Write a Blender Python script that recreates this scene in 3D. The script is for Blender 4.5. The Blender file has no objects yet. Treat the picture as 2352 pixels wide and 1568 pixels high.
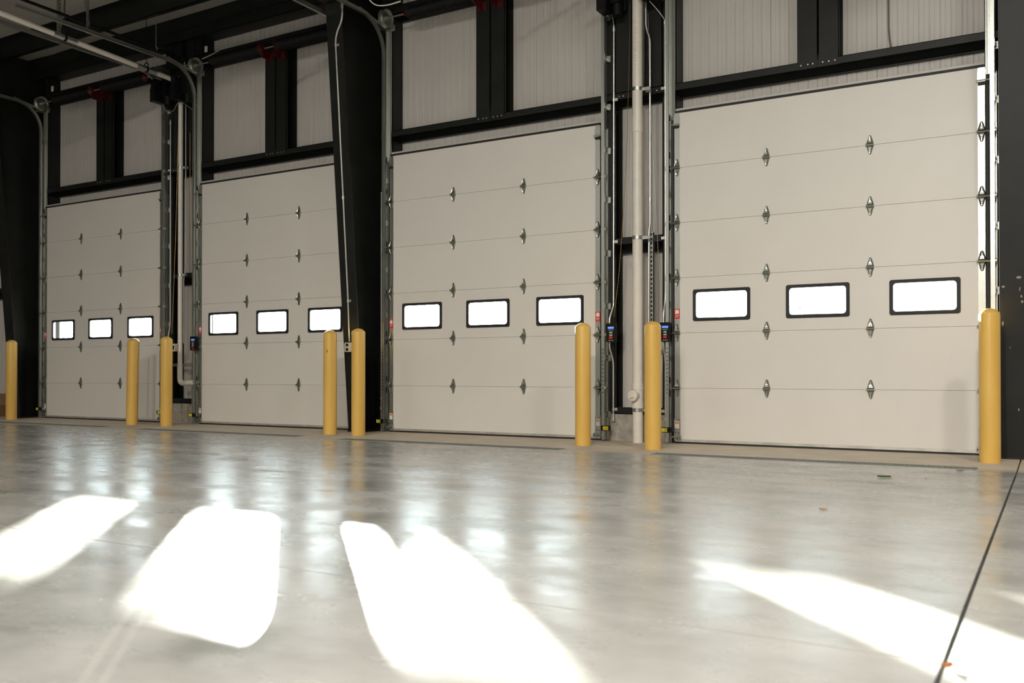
import bpy, bmesh, math, random
from mathutils import Vector, Matrix

random.seed(7)
C = bpy.context.scene.collection
SC = bpy.context.scene
PI = math.pi

# ------------------------------------------------------------------ camera
CAM_H, CAM_D, YAW, PITCH, ROLL = 0.77136, 9.66844, 0.52979, 0.00795, -0.0002
F_PX, CY = 2103.38, 840.815
cam_d = bpy.data.cameras.new('camera')
cam = bpy.data.objects.new('camera', cam_d)
C.objects.link(cam)
fw = Vector((-math.sin(YAW) * math.cos(PITCH), math.cos(YAW) * math.cos(PITCH), math.sin(PITCH)))
rt = Vector((math.cos(YAW), math.sin(YAW), 0))
up = rt.cross(fw)
M3 = Matrix((rt, up, -fw)).transposed()
cam.matrix_world = Matrix.Translation((0, -CAM_D, CAM_H)) @ M3.to_4x4()
cam_d.sensor_width = 36.0
cam_d.lens = F_PX * 36.0 / 2352.0
cam_d.shift_y = (CY - 784.0) / 2352.0
cam_d.clip_end = 400
cam_d.dof.use_dof = True
cam_d.dof.focus_distance = 9.6
cam_d.dof.aperture_fstop = 2.8
SC.camera = cam

# ------------------------------------------------------------------ view, world, sun, lamps
SC.view_settings.view_transform = 'Standard'
SC.view_settings.look = 'None'
SC.view_settings.exposure = 0.0
SC.view_settings.gamma = 1.0
SC.view_settings.use_curve_mapping = False
SC.cycles.use_denoising = True
SC.cycles.max_bounces = 8
SC.cycles.diffuse_bounces = 5
SC.cycles.glossy_bounces = 4
SC.cycles.transparent_max_bounces = 12
SC.cycles.sample_clamp_indirect = 6.0

world = bpy.data.worlds.new('hazy_sky')
SC.world = world
world.use_nodes = True
wbg = world.node_tree.nodes['Background']
wbg.inputs[0].default_value = (0.84, 0.95, 1.0, 1)

SUN_DIR = Vector((0.958, -1.0, -0.2005)).normalized()
sun_d = bpy.data.lights.new('sun', 'SUN')
sun_d.energy = 150.0
sun_d.angle = math.radians(0.6)
sun_d.color = (1.0, 0.95, 0.87)
sun = bpy.data.objects.new('sun', sun_d)
C.objects.link(sun)
sun.rotation_euler = SUN_DIR.to_track_quat('-Z', 'Y').to_euler()
sun.location = (-20, 20, 12)
# hazy sky: even pale brightness with a wide bright aureole round the low sun
wn = world.node_tree
tc = wn.nodes.new('ShaderNodeTexCoord')
dt = wn.nodes.new('ShaderNodeVectorMath'); dt.operation = 'DOT_PRODUCT'
wn.links.new(tc.outputs['Generated'], dt.inputs[0]); dt.inputs[1].default_value = tuple(-SUN_DIR)
cl = wn.nodes.new('ShaderNodeMath'); cl.operation = 'MAXIMUM'; wn.links.new(dt.outputs['Value'], cl.inputs[0]); cl.inputs[1].default_value = 0.0
pw = wn.nodes.new('ShaderNodeMath'); pw.operation = 'POWER'; wn.links.new(cl.outputs[0], pw.inputs[0]); pw.inputs[1].default_value = 16.0
ma = wn.nodes.new('ShaderNodeMath'); ma.operation = 'MULTIPLY_ADD'; wn.links.new(pw.outputs[0], ma.inputs[0]); ma.inputs[1].default_value = 18.0; ma.inputs[2].default_value = 4.5
wn.links.new(ma.outputs[0], wbg.inputs[1])

LAMP_COL = (1.0, 0.95, 0.88)
LAMPS = [(-18.0, -13.5, 35, 7.3), (-11.6, -15.5, 110, 7.3), (-11.0, -21.5, 400, 7.3), (-4.5, -13.0, 340, 7.3), (-1.5, -17.5, 1450, 7.3),
         (-1.9, -24.0, 1550, 7.3), (2.05, -6.3, 220, 6.27), (0.7, -14.5, 1250, 7.3), (-18.0, -21.5, 35, 7.3)]
for lx, ly, lp, lz in LAMPS:
    ld = bpy.data.lights.new('high_bay_lamp', 'AREA'); ld.shape = 'DISK'; ld.size = 0.6; ld.energy = lp; ld.color = LAMP_COL
    lo = bpy.data.objects.new('high_bay_lamp', ld); C.objects.link(lo); lo.location = (lx, ly, lz)

# ------------------------------------------------------------------ materials
def new_mat(name):
    m = bpy.data.materials.new(name)
    m.use_nodes = True
    nt = m.node_tree
    return m, nt, nt.nodes['Principled BSDF']

def noise(nt, scale, detail=3, rough=0.5, vec=None, stretch=None):
    n = nt.nodes.new('ShaderNodeTexNoise')
    n.inputs['Scale'].default_value = scale
    n.inputs['Detail'].default_value = detail
    n.inputs['Roughness'].default_value = rough
    if vec is None:
        g = nt.nodes.new('ShaderNodeNewGeometry')
        vec = g.outputs['Position']
    if stretch:
        mp = nt.nodes.new('ShaderNodeMapping')
        mp.inputs['Scale'].default_value = stretch
        nt.links.new(vec, mp.inputs['Vector'])
        vec = mp.outputs['Vector']
    nt.links.new(vec, n.inputs['Vector'])
    return n.outputs['Fac']

def ramp(nt, fac, stops):
    r = nt.nodes.new('ShaderNodeValToRGB')
    e = r.color_ramp.elements
    while len(e) < len(stops):
        e.new(0.5)
    for i, (p, c) in enumerate(stops):
        e[i].position = p
        e[i].color = (c[0], c[1], c[2], 1) if not isinstance(c, (int, float)) else (c, c, c, 1)
    nt.links.new(fac, r.inputs['Fac'])
    return r.outputs['Color']

def bump(nt, bsdf, height, strength, dist):
    b = nt.nodes.new('ShaderNodeBump')
    b.inputs['Strength'].default_value = strength
    b.inputs['Distance'].default_value = dist
    nt.links.new(height, b.inputs['Height'])
    nt.links.new(b.outputs['Normal'], bsdf.inputs['Normal'])

def simple(name, col, rough=0.5, metal=0.0, var=0.06, scale=6.0, bmp=0.0, bscale=60.0, spec=0.5):
    m, nt, b = new_mat(name)
    f = noise(nt, scale, 4, 0.6)
    lo = [max(0, c * (1 - var)) for c in col]
    hi = [min(1, c * (1 + var)) for c in col]
    nt.links.new(ramp(nt, f, [(0.3, lo), (0.7, hi)]), b.inputs['Base Color'])
    b.inputs['Roughness'].default_value = rough
    b.inputs['Metallic'].default_value = metal
    b.inputs['Specular IOR Level'].default_value = spec
    if bmp:
        bump(nt, b, noise(nt, bscale, 2), bmp, 0.002)
    return m

MAT = {}
MAT['door'] = simple('door_skin', (0.73, 0.70, 0.645), 0.42, var=0.02, scale=1.5, bmp=0.25, bscale=70)
MAT['panel'] = simple('liner_panel', (0.58, 0.55, 0.51), 0.42, var=0.03, scale=2.0)
MAT['steel'] = simple('dark_primed_steel', (0.0125, 0.0135, 0.0120), 0.45, var=0.25, scale=3.0, bmp=0.05, spec=0.28)
MAT['rub'] = simple('black_rubber', (0.012, 0.012, 0.012), 0.6, var=0.2)
MAT['black'] = simple('black_enclosure', (0.006, 0.006, 0.007), 0.5, var=0.2, spec=0.2)
MAT['pvc'] = simple('pvc_pipe', (0.74, 0.69, 0.61), 0.35, var=0.05, scale=9)
MAT['conduit'] = simple('conduit_steel', (0.62, 0.61, 0.57), 0.36, metal=0.75, var=0.08)
MAT['red'] = simple('red_paint', (0.085, 0.006, 0.008), 0.4, var=0.1)
MAT['redlabel'] = simple('red_label', (0.62, 0.03, 0.025), 0.5, var=0.04)
MAT['whitelabel'] = simple('white_label', (0.82, 0.80, 0.75), 0.5, var=0.03)
MAT['orange'] = simple('orange_label', (0.80, 0.26, 0.04), 0.5, var=0.04)
MAT['yellowface'] = simple('yellow_sensor_face', (0.75, 0.68, 0.05), 0.4, var=0.05)
MAT['brass'] = simple('brass_chain', (0.42, 0.27, 0.10), 0.4, metal=0.7, var=0.1)
MAT['curb'] = simple('curb_concrete', (0.36, 0.33, 0.28), 0.85, var=0.28, scale=14, bmp=0.4, bscale=40)
MAT['ceil'] = simple('insulation_facing', (0.46, 0.44, 0.40), 0.55, var=0.08, scale=5, bmp=0.3, bscale=12)
MAT['hall'] = simple('hall_wall', (0.36, 0.34, 0.31), 0.7, var=0.05)
MAT['asphalt'] = simple('yard_asphalt', (0.30, 0.30, 0.29), 0.9, var=0.15)
MAT['alu'] = simple('aluminium_rail', (0.62, 0.60, 0.55), 0.38, metal=0.6, var=0.2, scale=5)
MAT['card'] = simple('cardboard', (0.36, 0.20, 0.09), 0.8, var=0.1)
MAT['carddark'] = simple('cardboard_dark', (0.20, 0.11, 0.05), 0.8, var=0.1)
MAT['grate'] = simple('grate_iron', (0.185, 0.20, 0.18), 0.6, var=0.15, spec=0.3)
MAT['pit'] = simple('drain_pit', (0.02, 0.02, 0.02), 0.9)
MAT['greenleaf'] = simple('green_leaf', (0.05, 0.16, 0.03), 0.6, var=0.3, scale=60)
MAT['tanleaf'] = simple('tan_leaf', (0.50, 0.30, 0.10), 0.7, var=0.2, scale=60)
MAT['brownleaf'] = simple('brown_leaf', (0.28, 0.10, 0.03), 0.7, var=0.3, scale=60)
MAT['bark'] = simple('tree_bark', (0.12, 0.09, 0.06), 0.9, var=0.3)
MAT['foliage'] = simple('haze_paled_leaves', (0.40, 0.47, 0.38), 0.7, var=0.2, scale=1.0)  # leaf colour paled so that bright outdoor haze is in the colour
MAT['greybutton'] = simple('grey_button', (0.45, 0.44, 0.40), 0.4, var=0.03)
MAT['redbutton'] = simple('red_button', (0.60, 0.015, 0.015), 0.4, var=0.03)
MAT['boltmat'] = simple('zinc_bolt', (0.70, 0.68, 0.60), 0.3, metal=0.8, var=0.05)
MAT['cable'] = simple('grey_cable', (0.16, 0.155, 0.14), 0.5)
MAT['chip'] = simple('bare_primer', (0.26, 0.23, 0.175), 0.6, var=0.3, scale=40)
MAT['box'] = simple('outlet_metal', (0.66, 0.62, 0.54), 0.4, metal=0.2, var=0.05)

# galvanised steel with spangle
m, nt, b = new_mat('galvanised_steel')
v = nt.nodes.new('ShaderNodeTexVoronoi'); v.inputs['Scale'].default_value = 55
g = nt.nodes.new('ShaderNodeNewGeometry'); nt.links.new(g.outputs['Position'], v.inputs['Vector'])
nt.links.new(ramp(nt, v.outputs['Distance'], [(0.0, (0.44, 0.455, 0.42)), (0.7, (0.50, 0.515, 0.475))]), b.inputs['Base Color'])
b.inputs['Metallic'].default_value = 0.92
b.inputs['Roughness'].default_value = 0.36
MAT['galv'] = m

MAT['hinge'] = simple('zinc_hinge', (0.36, 0.37, 0.33), 0.30, metal=0.92, var=0.12, scale=30)
# yellow plastic bollard cover
m, nt, b = new_mat('yellow_bollard')
f = noise(nt, 4, 4, 0.6, stretch=(1, 1, 0.25))
nt.links.new(ramp(nt, f, [(0.25, (0.70, 0.42, 0.085)), (0.75, (0.83, 0.53, 0.13))]), b.inputs['Base Color'])
b.inputs['Roughness'].default_value = 0.36
b.inputs['Coat Weight'].default_value = 0.15
MAT['yellow'] = m

# floor: burnished concrete, bare apron towards the doors
m, nt, b = new_mat('burnished_concrete')
geo = nt.nodes.new('ShaderNodeNewGeometry')
pos = geo.outputs['Position']
sep = nt.nodes.new('ShaderNodeSeparateXYZ'); nt.links.new(pos, sep.inputs[0])
big = noise(nt, 0.55, 6, 0.62, vec=pos, stretch=(1, 1.3, 1))
mid = noise(nt, 2.6, 6, 0.65, vec=pos, stretch=(1.0, 1.5, 1))
mixf = nt.nodes.new('ShaderNodeMath'); mixf.operation = 'MULTIPLY_ADD'
nt.links.new(big, mixf.inputs[0]); mixf.inputs[1].default_value = 0.55
h2 = nt.nodes.new('ShaderNodeMath'); h2.operation = 'MULTIPLY'; nt.links.new(mid, h2.inputs[0]); h2.inputs[1].default_value = 0.45
nt.links.new(h2.outputs[0], mixf.inputs[2])
poly_col = ramp(nt, mixf.outputs[0], [(0.33, (0.20, 0.21, 0.19)), (0.44, (0.335, 0.338, 0.315)), (0.55, (0.415, 0.412, 0.39)), (0.68, (0.485, 0.478, 0.45))])
bare_col = ramp(nt, noise(nt, 3.0, 6, 0.6, vec=pos), [(0.3, (0.49, 0.425, 0.335)), (0.7, (0.62, 0.545, 0.44))])
# apron mask: bare beyond Y=-1.42, pale line near Y=-3.2
wob = nt.nodes.new('ShaderNodeMath'); wob.operation = 'MULTIPLY_ADD'
nt.links.new(noise(nt, 1.2, 3, vec=pos), wob.inputs[0]); wob.inputs[1].default_value = 0.16
nt.links.new(sep.outputs['Y'], wob.inputs[2])
am = nt.nodes.new('ShaderNodeMapRange'); am.inputs['From Min'].default_value = -1.50; am.inputs['From Max'].default_value = -1.20
nt.links.new(wob.outputs[0], am.inputs['Value'])
ln = nt.nodes.new('ShaderNodeMath'); ln.operation = 'ADD'; nt.links.new(wob.outputs[0], ln.inputs[0]); ln.inputs[1].default_value = 3.47
lna = nt.nodes.new('ShaderNodeMath'); lna.operation = 'ABSOLUTE'; nt.links.new(ln.outputs[0], lna.inputs[0])
lm = nt.nodes.new('ShaderNodeMapRange'); lm.inputs['From Min'].default_value = 0.05; lm.inputs['From Max'].default_value = 0.12
lm.inputs['To Min'].default_value = 0.35; lm.inputs['To Max'].default_value = 0.0
nt.links.new(lna.outputs[0], lm.inputs['Value'])
mx0 = nt.nodes.new('ShaderNodeMix'); mx0.data_type = 'RGBA'
nt.links.new(lm.outputs[0], mx0.inputs['Factor']); nt.links.new(poly_col, mx0.inputs[6]); mx0.inputs[7].default_value = (0.52, 0.47, 0.41, 1)
def mth(op, a, b2=None, c=None):
    n_ = nt.nodes.new('ShaderNodeMath'); n_.operation = op
    for k_, q_ in enumerate((a, b2, c)):
        if q_ is None: continue
        if isinstance(q_, (int, float)): n_.inputs[k_].default_value = q_
        else: nt.links.new(q_, n_.inputs[k_])
    return n_.outputs[0]
def smooth_(v_, a, b2, lo, hi):
    r_ = nt.nodes.new('ShaderNodeMapRange'); r_.interpolation_type = 'SMOOTHSTEP'
    for k_, q_ in (('From Min', a), ('From Max', b2), ('To Min', lo), ('To Max', hi)): r_.inputs[k_].default_value = q_
    nt.links.new(v_, r_.inputs['Value']); return r_.outputs[0]
X_, Y_ = sep.outputs['X'], sep.outputs['Y']
# old damp stain
sx = mth('MULTIPLY', mth('ADD', X_, 1.80), 6.5); sy = mth('MULTIPLY', mth('ADD', Y_, 8.07), 4.2)
rad = mth('SQRT', mth('ADD', mth('MULTIPLY', sx, sx), mth('MULTIPLY', sy, sy)))
rad = mth('ADD', rad, mth('MULTIPLY', noise(nt, 9, 4, vec=pos), 0.9))
stain = smooth_(rad, 0.55, 1.5, 0.62, 0.0)
mxs = nt.nodes.new('ShaderNodeMix'); mxs.data_type = 'RGBA'
nt.links.new(stain, mxs.inputs['Factor']); nt.links.new(mx0.outputs[2], mxs.inputs[6]); mxs.inputs[7].default_value = (0.15, 0.16, 0.13, 1)
# faint tread print of a trolley wheel
nn = mth('ABSOLUTE', mth('ADD', mth('ADD', mth('MULTIPLY', X_, 0.715), mth('MULTIPLY', Y_, 0.70)), 7.168))
tt = mth('SUBTRACT', mth('MULTIPLY', X_, 0.70), mth('MULTIPLY', Y_, 0.715))
band = mth('MULTIPLY', smooth_(nn, 0.010, 0.014, 0.0, 1.0), smooth_(nn, 0.030, 0.036, 1.0, 0.0))
dash = smooth_(mth('SINE', mth('MULTIPLY', tt, 260.0)), -0.2, 0.4, 0.35, 1.0)
fade = mth('MULTIPLY', smooth_(tt, 3.7, 4.0, 0.0, 1.0), noise(nt, 6, 3, vec=pos))
tread = mth('MULTIPLY', mth('MULTIPLY', band, dash), mth('MULTIPLY', fade, 0.75))
mxt = nt.nodes.new('ShaderNodeMix'); mxt.data_type = 'RGBA'
nt.links.new(tread, mxt.inputs['Factor']); nt.links.new(mxs.outputs[2], mxt.inputs[6]); mxt.inputs[7].default_value = (0.62, 0.60, 0.55, 1)
mx = nt.nodes.new('ShaderNodeMix'); mx.data_type = 'RGBA'
nt.links.new(am.outputs[0], mx.inputs['Factor']); nt.links.new(mxt.outputs[2], mx.inputs[6]); nt.links.new(bare_col, mx.inputs[7])
nt.links.new(mx.outputs[2], b.inputs['Base Color'])
pr = ramp(nt, noise(nt, 1.7, 5, 0.6, vec=pos, stretch=(1, 1.6, 1)), [(0.30, 0.13), (0.70, 0.36)])
rm = nt.nodes.new('ShaderNodeMix'); rm.data_type = 'RGBA'
nt.links.new(am.outputs[0], rm.inputs['Factor']); nt.links.new(pr, rm.inputs[6]); rm.inputs[7].default_value = (0.62, 0.62, 0.62, 1)
nt.links.new(rm.outputs[2], b.inputs['Roughness'])
bump(nt, b, noise(nt, 5.5, 4, 0.55, vec=pos), 0.16, 0.01)
MAT['floor'] = m

# window pane: thin clear acrylic
m, nt, b = new_mat('clear_pane')
out = nt.nodes['Material Output']
tr = nt.nodes.new('ShaderNodeBsdfTransparent'); tr.inputs[0].default_value = (0.93, 0.96, 0.95, 1)
gl = nt.nodes.new('ShaderNodeBsdfGlossy'); gl.inputs['Roughness'].default_value = 0.03
lw = nt.nodes.new('ShaderNodeLayerWeight'); lw.inputs[0].default_value = 0.5
pw = nt.nodes.new('ShaderNodeMath'); pw.operation = 'POWER'; nt.links.new(lw.outputs['Facing'], pw.inputs[0]); pw.inputs[1].default_value = 5.0
fr = nt.nodes.new('ShaderNodeMath'); fr.operation = 'MULTIPLY_ADD'; nt.links.new(pw.outputs[0], fr.inputs[0]); fr.inputs[1].default_value = 0.6; fr.inputs[2].default_value = 0.03
ms = nt.nodes.new('ShaderNodeMixShader')
nt.links.new(fr.outputs[0], ms.inputs[0]); nt.links.new(tr.outputs[0], ms.inputs[1]); nt.links.new(gl.outputs[0], ms.inputs[2])
nt.links.new(ms.outputs[0], out.inputs[0])
nt.nodes.remove(b)
MAT['pane'] = m

m, nt, b = new_mat('lit_screen')
b.inputs['Base Color'].default_value = (0.05, 0.15, 0.6, 1)
b.inputs['Emission Color'].default_value = (0.12, 0.33, 1.0, 1)
b.inputs['Emission Strength'].default_value = 0.8
MAT['screen'] = m
# ------------------------------------------------------------------ mesh helpers
class MB:
    def __init__(self):
        self.v = []; self.f = []
    def add(self, vs, fs):
        o = len(self.v)
        self.v += [tuple(p) for p in vs]
        self.f += [tuple(i + o for i in f) for f in fs]
        return self
    def box(self, x0, x1, y0, y1, z0, z1):
        if x1 < x0: x0, x1 = x1, x0
        if y1 < y0: y0, y1 = y1, y0
        if z1 < z0: z0, z1 = z1, z0
        vs = [(x0, y0, z0), (x1, y0, z0), (x1, y1, z0), (x0, y1, z0), (x0, y0, z1), (x1, y0, z1), (x1, y1, z1), (x0, y1, z1)]
        return self.add(vs, [(0, 3, 2, 1), (4, 5, 6, 7), (0, 1, 5, 4), (1, 2, 6, 5), (2, 3, 7, 6), (3, 0, 4, 7)])
    def frame(self, d):
        d = Vector(d).normalized()
        a = Vector((0, 0, 1)) if abs(d.z) < 0.9 else Vector((1, 0, 0))
        u = d.cross(a).normalized()
        return u, d.cross(u).normalized()
    def cyl(self, p0, p1, r, n=12, r1=None, cap=True):
        p0 = Vector(p0); p1 = Vector(p1); r1 = r if r1 is None else r1
        u, w = self.frame(p1 - p0)
        vs = []
        for p, rr in ((p0, r), (p1, r1)):
            for i in range(n):
                a = 2 * PI * i / n
                vs.append(p + u * (rr * math.cos(a)) + w * (rr * math.sin(a)))
        fs = [(i, (i + 1) % n, n + (i + 1) % n, n + i) for i in range(n)]
        if cap:
            fs += [tuple(range(n - 1, -1, -1)), tuple(range(n, 2 * n))]
        return self.add(vs, fs)
    def lathe(self, base, prof, n=24, axis='Z'):
        # prof: (radius, height) list; end points with radius 0 are closed
        b0 = Vector(base); vs = []; fs = []; rings = []
        for r, h in prof:
            ring = []
            if r < 1e-6:
                ring = [len(vs)]; vs.append(self._ax(b0, 0, 0, h, axis))
            else:
                for i in range(n):
                    a = 2 * PI * i / n
                    ring.append(len(vs)); vs.append(self._ax(b0, r * math.cos(a), r * math.sin(a), h, axis))
            rings.append(ring)
        for A, B in zip(rings, rings[1:]):
            for i in range(n):
                j = (i + 1) % n
                if len(A) == 1 and len(B) > 1: fs.append((A[0], B[i], B[j]))
                elif len(B) == 1 and len(A) > 1: fs.append((A[i], A[j], B[0]))
                elif len(A) > 1: fs.append((A[i], A[j], B[j], B[i]))
        return self.add(vs, fs)
    def _ax(self, b, u, w, h, axis):
        if axis == 'Z': return b + Vector((u, w, h))
        if axis == 'X': return b + Vector((h, u, w))
        return b + Vector((u, h, w))
    def tube(self, pts, r, n=8):
        pts = [Vector(p) for p in pts]
        vs = []; fs = []
        u = None
        for i, p in enumerate(pts):
            a = pts[max(i - 1, 0)]; c = pts[min(i + 1, len(pts) - 1)]
            d = (c - a).normalized()
            if u is None: u, w = self.frame(d)
            else:
                u = (u - d * u.dot(d)).normalized(); w = d.cross(u).normalized()
            rr = r(i) if callable(r) else r
            for k in range(n):
                t = 2 * PI * k / n
                vs.append(p + u * (rr * math.cos(t)) + w * (rr * math.sin(t)))
        for i in range(len(pts) - 1):
            for k in range(n):
                fs.append((i * n + k, i * n + (k + 1) % n, (i + 1) * n + (k + 1) % n, (i + 1) * n + k))
        L = (len(pts) - 1) * n
        fs += [tuple(range(n - 1, -1, -1)), tuple(range(L, L + n))]
        return self.add(vs, fs)
    def prism(self, poly, a, b, plane='XZ'):
        # poly in the given plane, extruded along the remaining axis from a to b
        n = len(poly)
        def P(p, t):
            if plane == 'XZ': return (p[0], t, p[1])
            if plane == 'XY': return (p[0], p[1], t)
            return (t, p[0], p[1])
        vs = [P(p, a) for p in poly] + [P(p, b) for p in poly]
        fs = [tuple(range(n - 1, -1, -1)), tuple(range(n, 2 * n))] + [(i, (i + 1) % n, n + (i + 1) % n, n + i) for i in range(n)]
        return self.add(vs, fs)
    def ring(self, outer, inner, a, b, plane='XZ'):
        n = len(outer)
        def P(p, t):
            if plane == 'XZ': return (p[0], t, p[1])
            if plane == 'XY': return (p[0], p[1], t)
            return (t, p[0], p[1])
        vs = [P(p, a) for p in outer] + [P(p, a) for p in inner] + [P(p, b) for p in outer] + [P(p, b) for p in inner]
        fs = []
        for i in range(n):
            j = (i + 1) % n
            fs += [(i, j, n + j, n + i), (2 * n + i, 3 * n + i, 3 * n + j, 2 * n + j), (i, 2 * n + i, 2 * n + j, j), (n + i, n + j, 3 * n + j, 3 * n + i)]
        return self.add(vs, fs)
    def sweep(self, path, prof, closed=True):
        # path: list of (origin, axisA, axisB); prof: list of (a, b)
        n = len(prof); vs = []; fs = []
        for o, A, B in path:
            for a, b in prof:
                vs.append(Vector(o) + Vector(A) * a + Vector(B) * b)
        for i in range(len(path) - 1):
            for k in range(n):
                fs.append((i * n + k, i * n + (k + 1) % n, (i + 1) * n + (k + 1) % n, (i + 1) * n + k))
        L = (len(path) - 1) * n
        fs += [tuple(range(n - 1, -1, -1)), tuple(range(L, L + n))]
        return self.add(vs, fs)

ORG = {}
def origin(o):
    return ORG.get(o, Vector((0, 0, 0)))

def mesh_of(name, mb, org=(0, 0, 0), smooth=True):
    me = bpy.data.meshes.new(name)
    org = Vector(org)
    me.from_pydata([tuple(Vector(p) - org) for p in mb.v], [], mb.f)
    bm = bmesh.new(); bm.from_mesh(me)
    bmesh.ops.recalc_face_normals(bm, faces=bm.faces)
    bm.to_mesh(me); bm.free()
    if smooth:
        me.polygons.foreach_set('use_smooth', [True] * len(me.polygons))
        me.set_sharp_from_angle(angle=math.radians(32))
    return me

def obj(name, mb, mat, parent=None, org=None, smooth=True):
    """one mesh object; mb is in world coordinates"""
    if org is None:
        org = origin(parent) if parent else Vector((0, 0, 0))
    me = mesh_of(name, mb, org, smooth)
    me.materials.append(MAT[mat])
    o = bpy.data.objects.new(name, me); C.objects.link(o)
    if parent:
        o.parent = parent; o.location = Vector(org) - origin(parent)
    else:
        o.location = org
    ORG[o] = Vector(org)
    return o

def share(name, me, parent, loc, rot=None):
    """a piece that shares mesh data, placed at world position loc"""
    o = bpy.data.objects.new(name, me); C.objects.link(o)
    if parent: o.parent = parent; o.location = Vector(loc) - origin(parent)
    else: o.location = loc
    if rot: o.rotation_euler = rot
    ORG[o] = Vector(loc)
    return o

def tag(o, label=None, cat=None, group=None, kind=None):
    if label: o['label'] = label
    if cat: o['category'] = cat
    if group: o['group'] = group
    if kind: o['kind'] = kind
    return o

def thing(name, label, cat, loc=(0, 0, 0), group=None, kind=None):
    o = bpy.data.objects.new(name, None); C.objects.link(o)
    o.empty_display_size = 0.1
    o.location = loc; ORG[o] = Vector(loc)
    return tag(o, label, cat, group, kind)

def fillet(pts, r, n=5):
    pts = [Vector(p) for p in pts]
    out = [pts[0]]
    for a, p, c in zip(pts, pts[1:], pts[2:]):
        d0 = (a - p); d1 = (c - p)
        rr = min(r, d0.length * 0.49, d1.length * 0.49)
        A = p + d0.normalized() * rr; B = p + d1.normalized() * rr
        for i in range(n + 1):
            t = i / n
            out.append(A * (1 - t) ** 2 + p * (2 * t * (1 - t)) + B * t ** 2)
    out.append(pts[-1])
    return out

def rrect(cx, cz, w, h, r, n=4):
    pts = []
    for sx, sz, a0 in ((1, 1, 0), (-1, 1, 90), (-1, -1, 180), (1, -1, 270)):
        for i in range(n + 1):
            a = math.radians(a0 + 90 * i / n)
            pts.append((cx + sx * (w / 2 - r) + r * math.cos(a), cz + sz * (h / 2 - r) + r * math.sin(a)))
    return pts

# ------------------------------------------------------------------ dimensions
S = 0.6096                                    # door section height
DX = [-13.5808, -9.6768, -6.0109, -2.0383]    # door centres
COLX = [-15.51, -7.89, -0.24]                 # frame column centres
DOOR_TOP = 6 * S
WALL_Y = 0.28
ROOF = lambda y: 6.36 - 0.07 * y
WHICH = ['the far left door', 'the second door from the left', 'the third door from the left', 'the right-hand door']

# ------------------------------------------------------------------ floor
JX, JY, JW = -0.215, -7.28, 0.006
def FZ(y):
    # the slab falls gently towards the trench drains
    return 0.015 * (-1.46 - max(y, -9.6)) if y < -1.46 else 0.0
DRAINS = [(-14.75, -11.78, -1.30, -1.11), (-10.92, -7.93, -1.36, -1.17), (-7.20, -4.28, -1.45, -1.26), (-3.29, -0.50, -1.45, -1.26)]
def slab(x0, x1, y0, y1, holes, top=0.0, bot=-0.16):
    mb = MB()
    hs = [h for h in holes if h[0] > x0 and h[1] < x1 and h[2] > y0 and h[3] < y1]
    xs = sorted({x0, x1, *[h[0] for h in hs], *[h[1] for h in hs]})
    ys = sorted({y0, y1, *[h[2] for h in hs], *[h[3] for h in hs], *[q for q in (-1.46, -9.6) if y0 < q < y1]})
    def solid(i, j):
        if i < 0 or j < 0 or i >= len(xs) - 1 or j >= len(ys) - 1: return False
        cx = (xs[i] + xs[i + 1]) / 2; cy = (ys[j] + ys[j + 1]) / 2
        return not any(h[0] < cx < h[1] and h[2] < cy < h[3] for h in hs)
    for i in range(len(xs) - 1):
        for j in range(len(ys) - 1):
            if not solid(i, j): continue
            a, b2, c, d = xs[i], xs[i + 1], ys[j], ys[j + 1]
            mb.add([(a, c, top + FZ(c)), (b2, c, top + FZ(c)), (b2, d, top + FZ(d)), (a, d, top + FZ(d))], [(0, 1, 2, 3)])
            for di, dj, p, q in ((-1, 0, (a, d), (a, c)), (1, 0, (b2, c), (b2, d)), (0, -1, (a, c), (b2, c)), (0, 1, (b2, d), (a, d))):
                if not solid(i + di, j + dj):
                    mb.add([(*p, top + FZ(p[1])), (*q, top + FZ(q[1])), (*q, bot), (*p, bot)], [(0, 1, 2, 3)])
    return mb
sub = MB().box(-31, 15, -34, 0.36, -0.30, -0.17)
floor = tag(obj('floor', sub, 'pit'), 'grey burnished concrete warehouse floor with saw-cut joints', None, None, 'structure')
xs = [-31, -15.475, JX, 15]; ys = [-34, -20.0, JY, 0.36]
for i in range(3):
    for j in range(3):
        s_ = slab(xs[i] + JW, xs[i + 1] - JW, ys[j] + JW, ys[j + 1] - (JW if j < 2 else 0), DRAINS)
        obj('floor_slab', s_, 'floor', floor, smooth=False)

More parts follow.
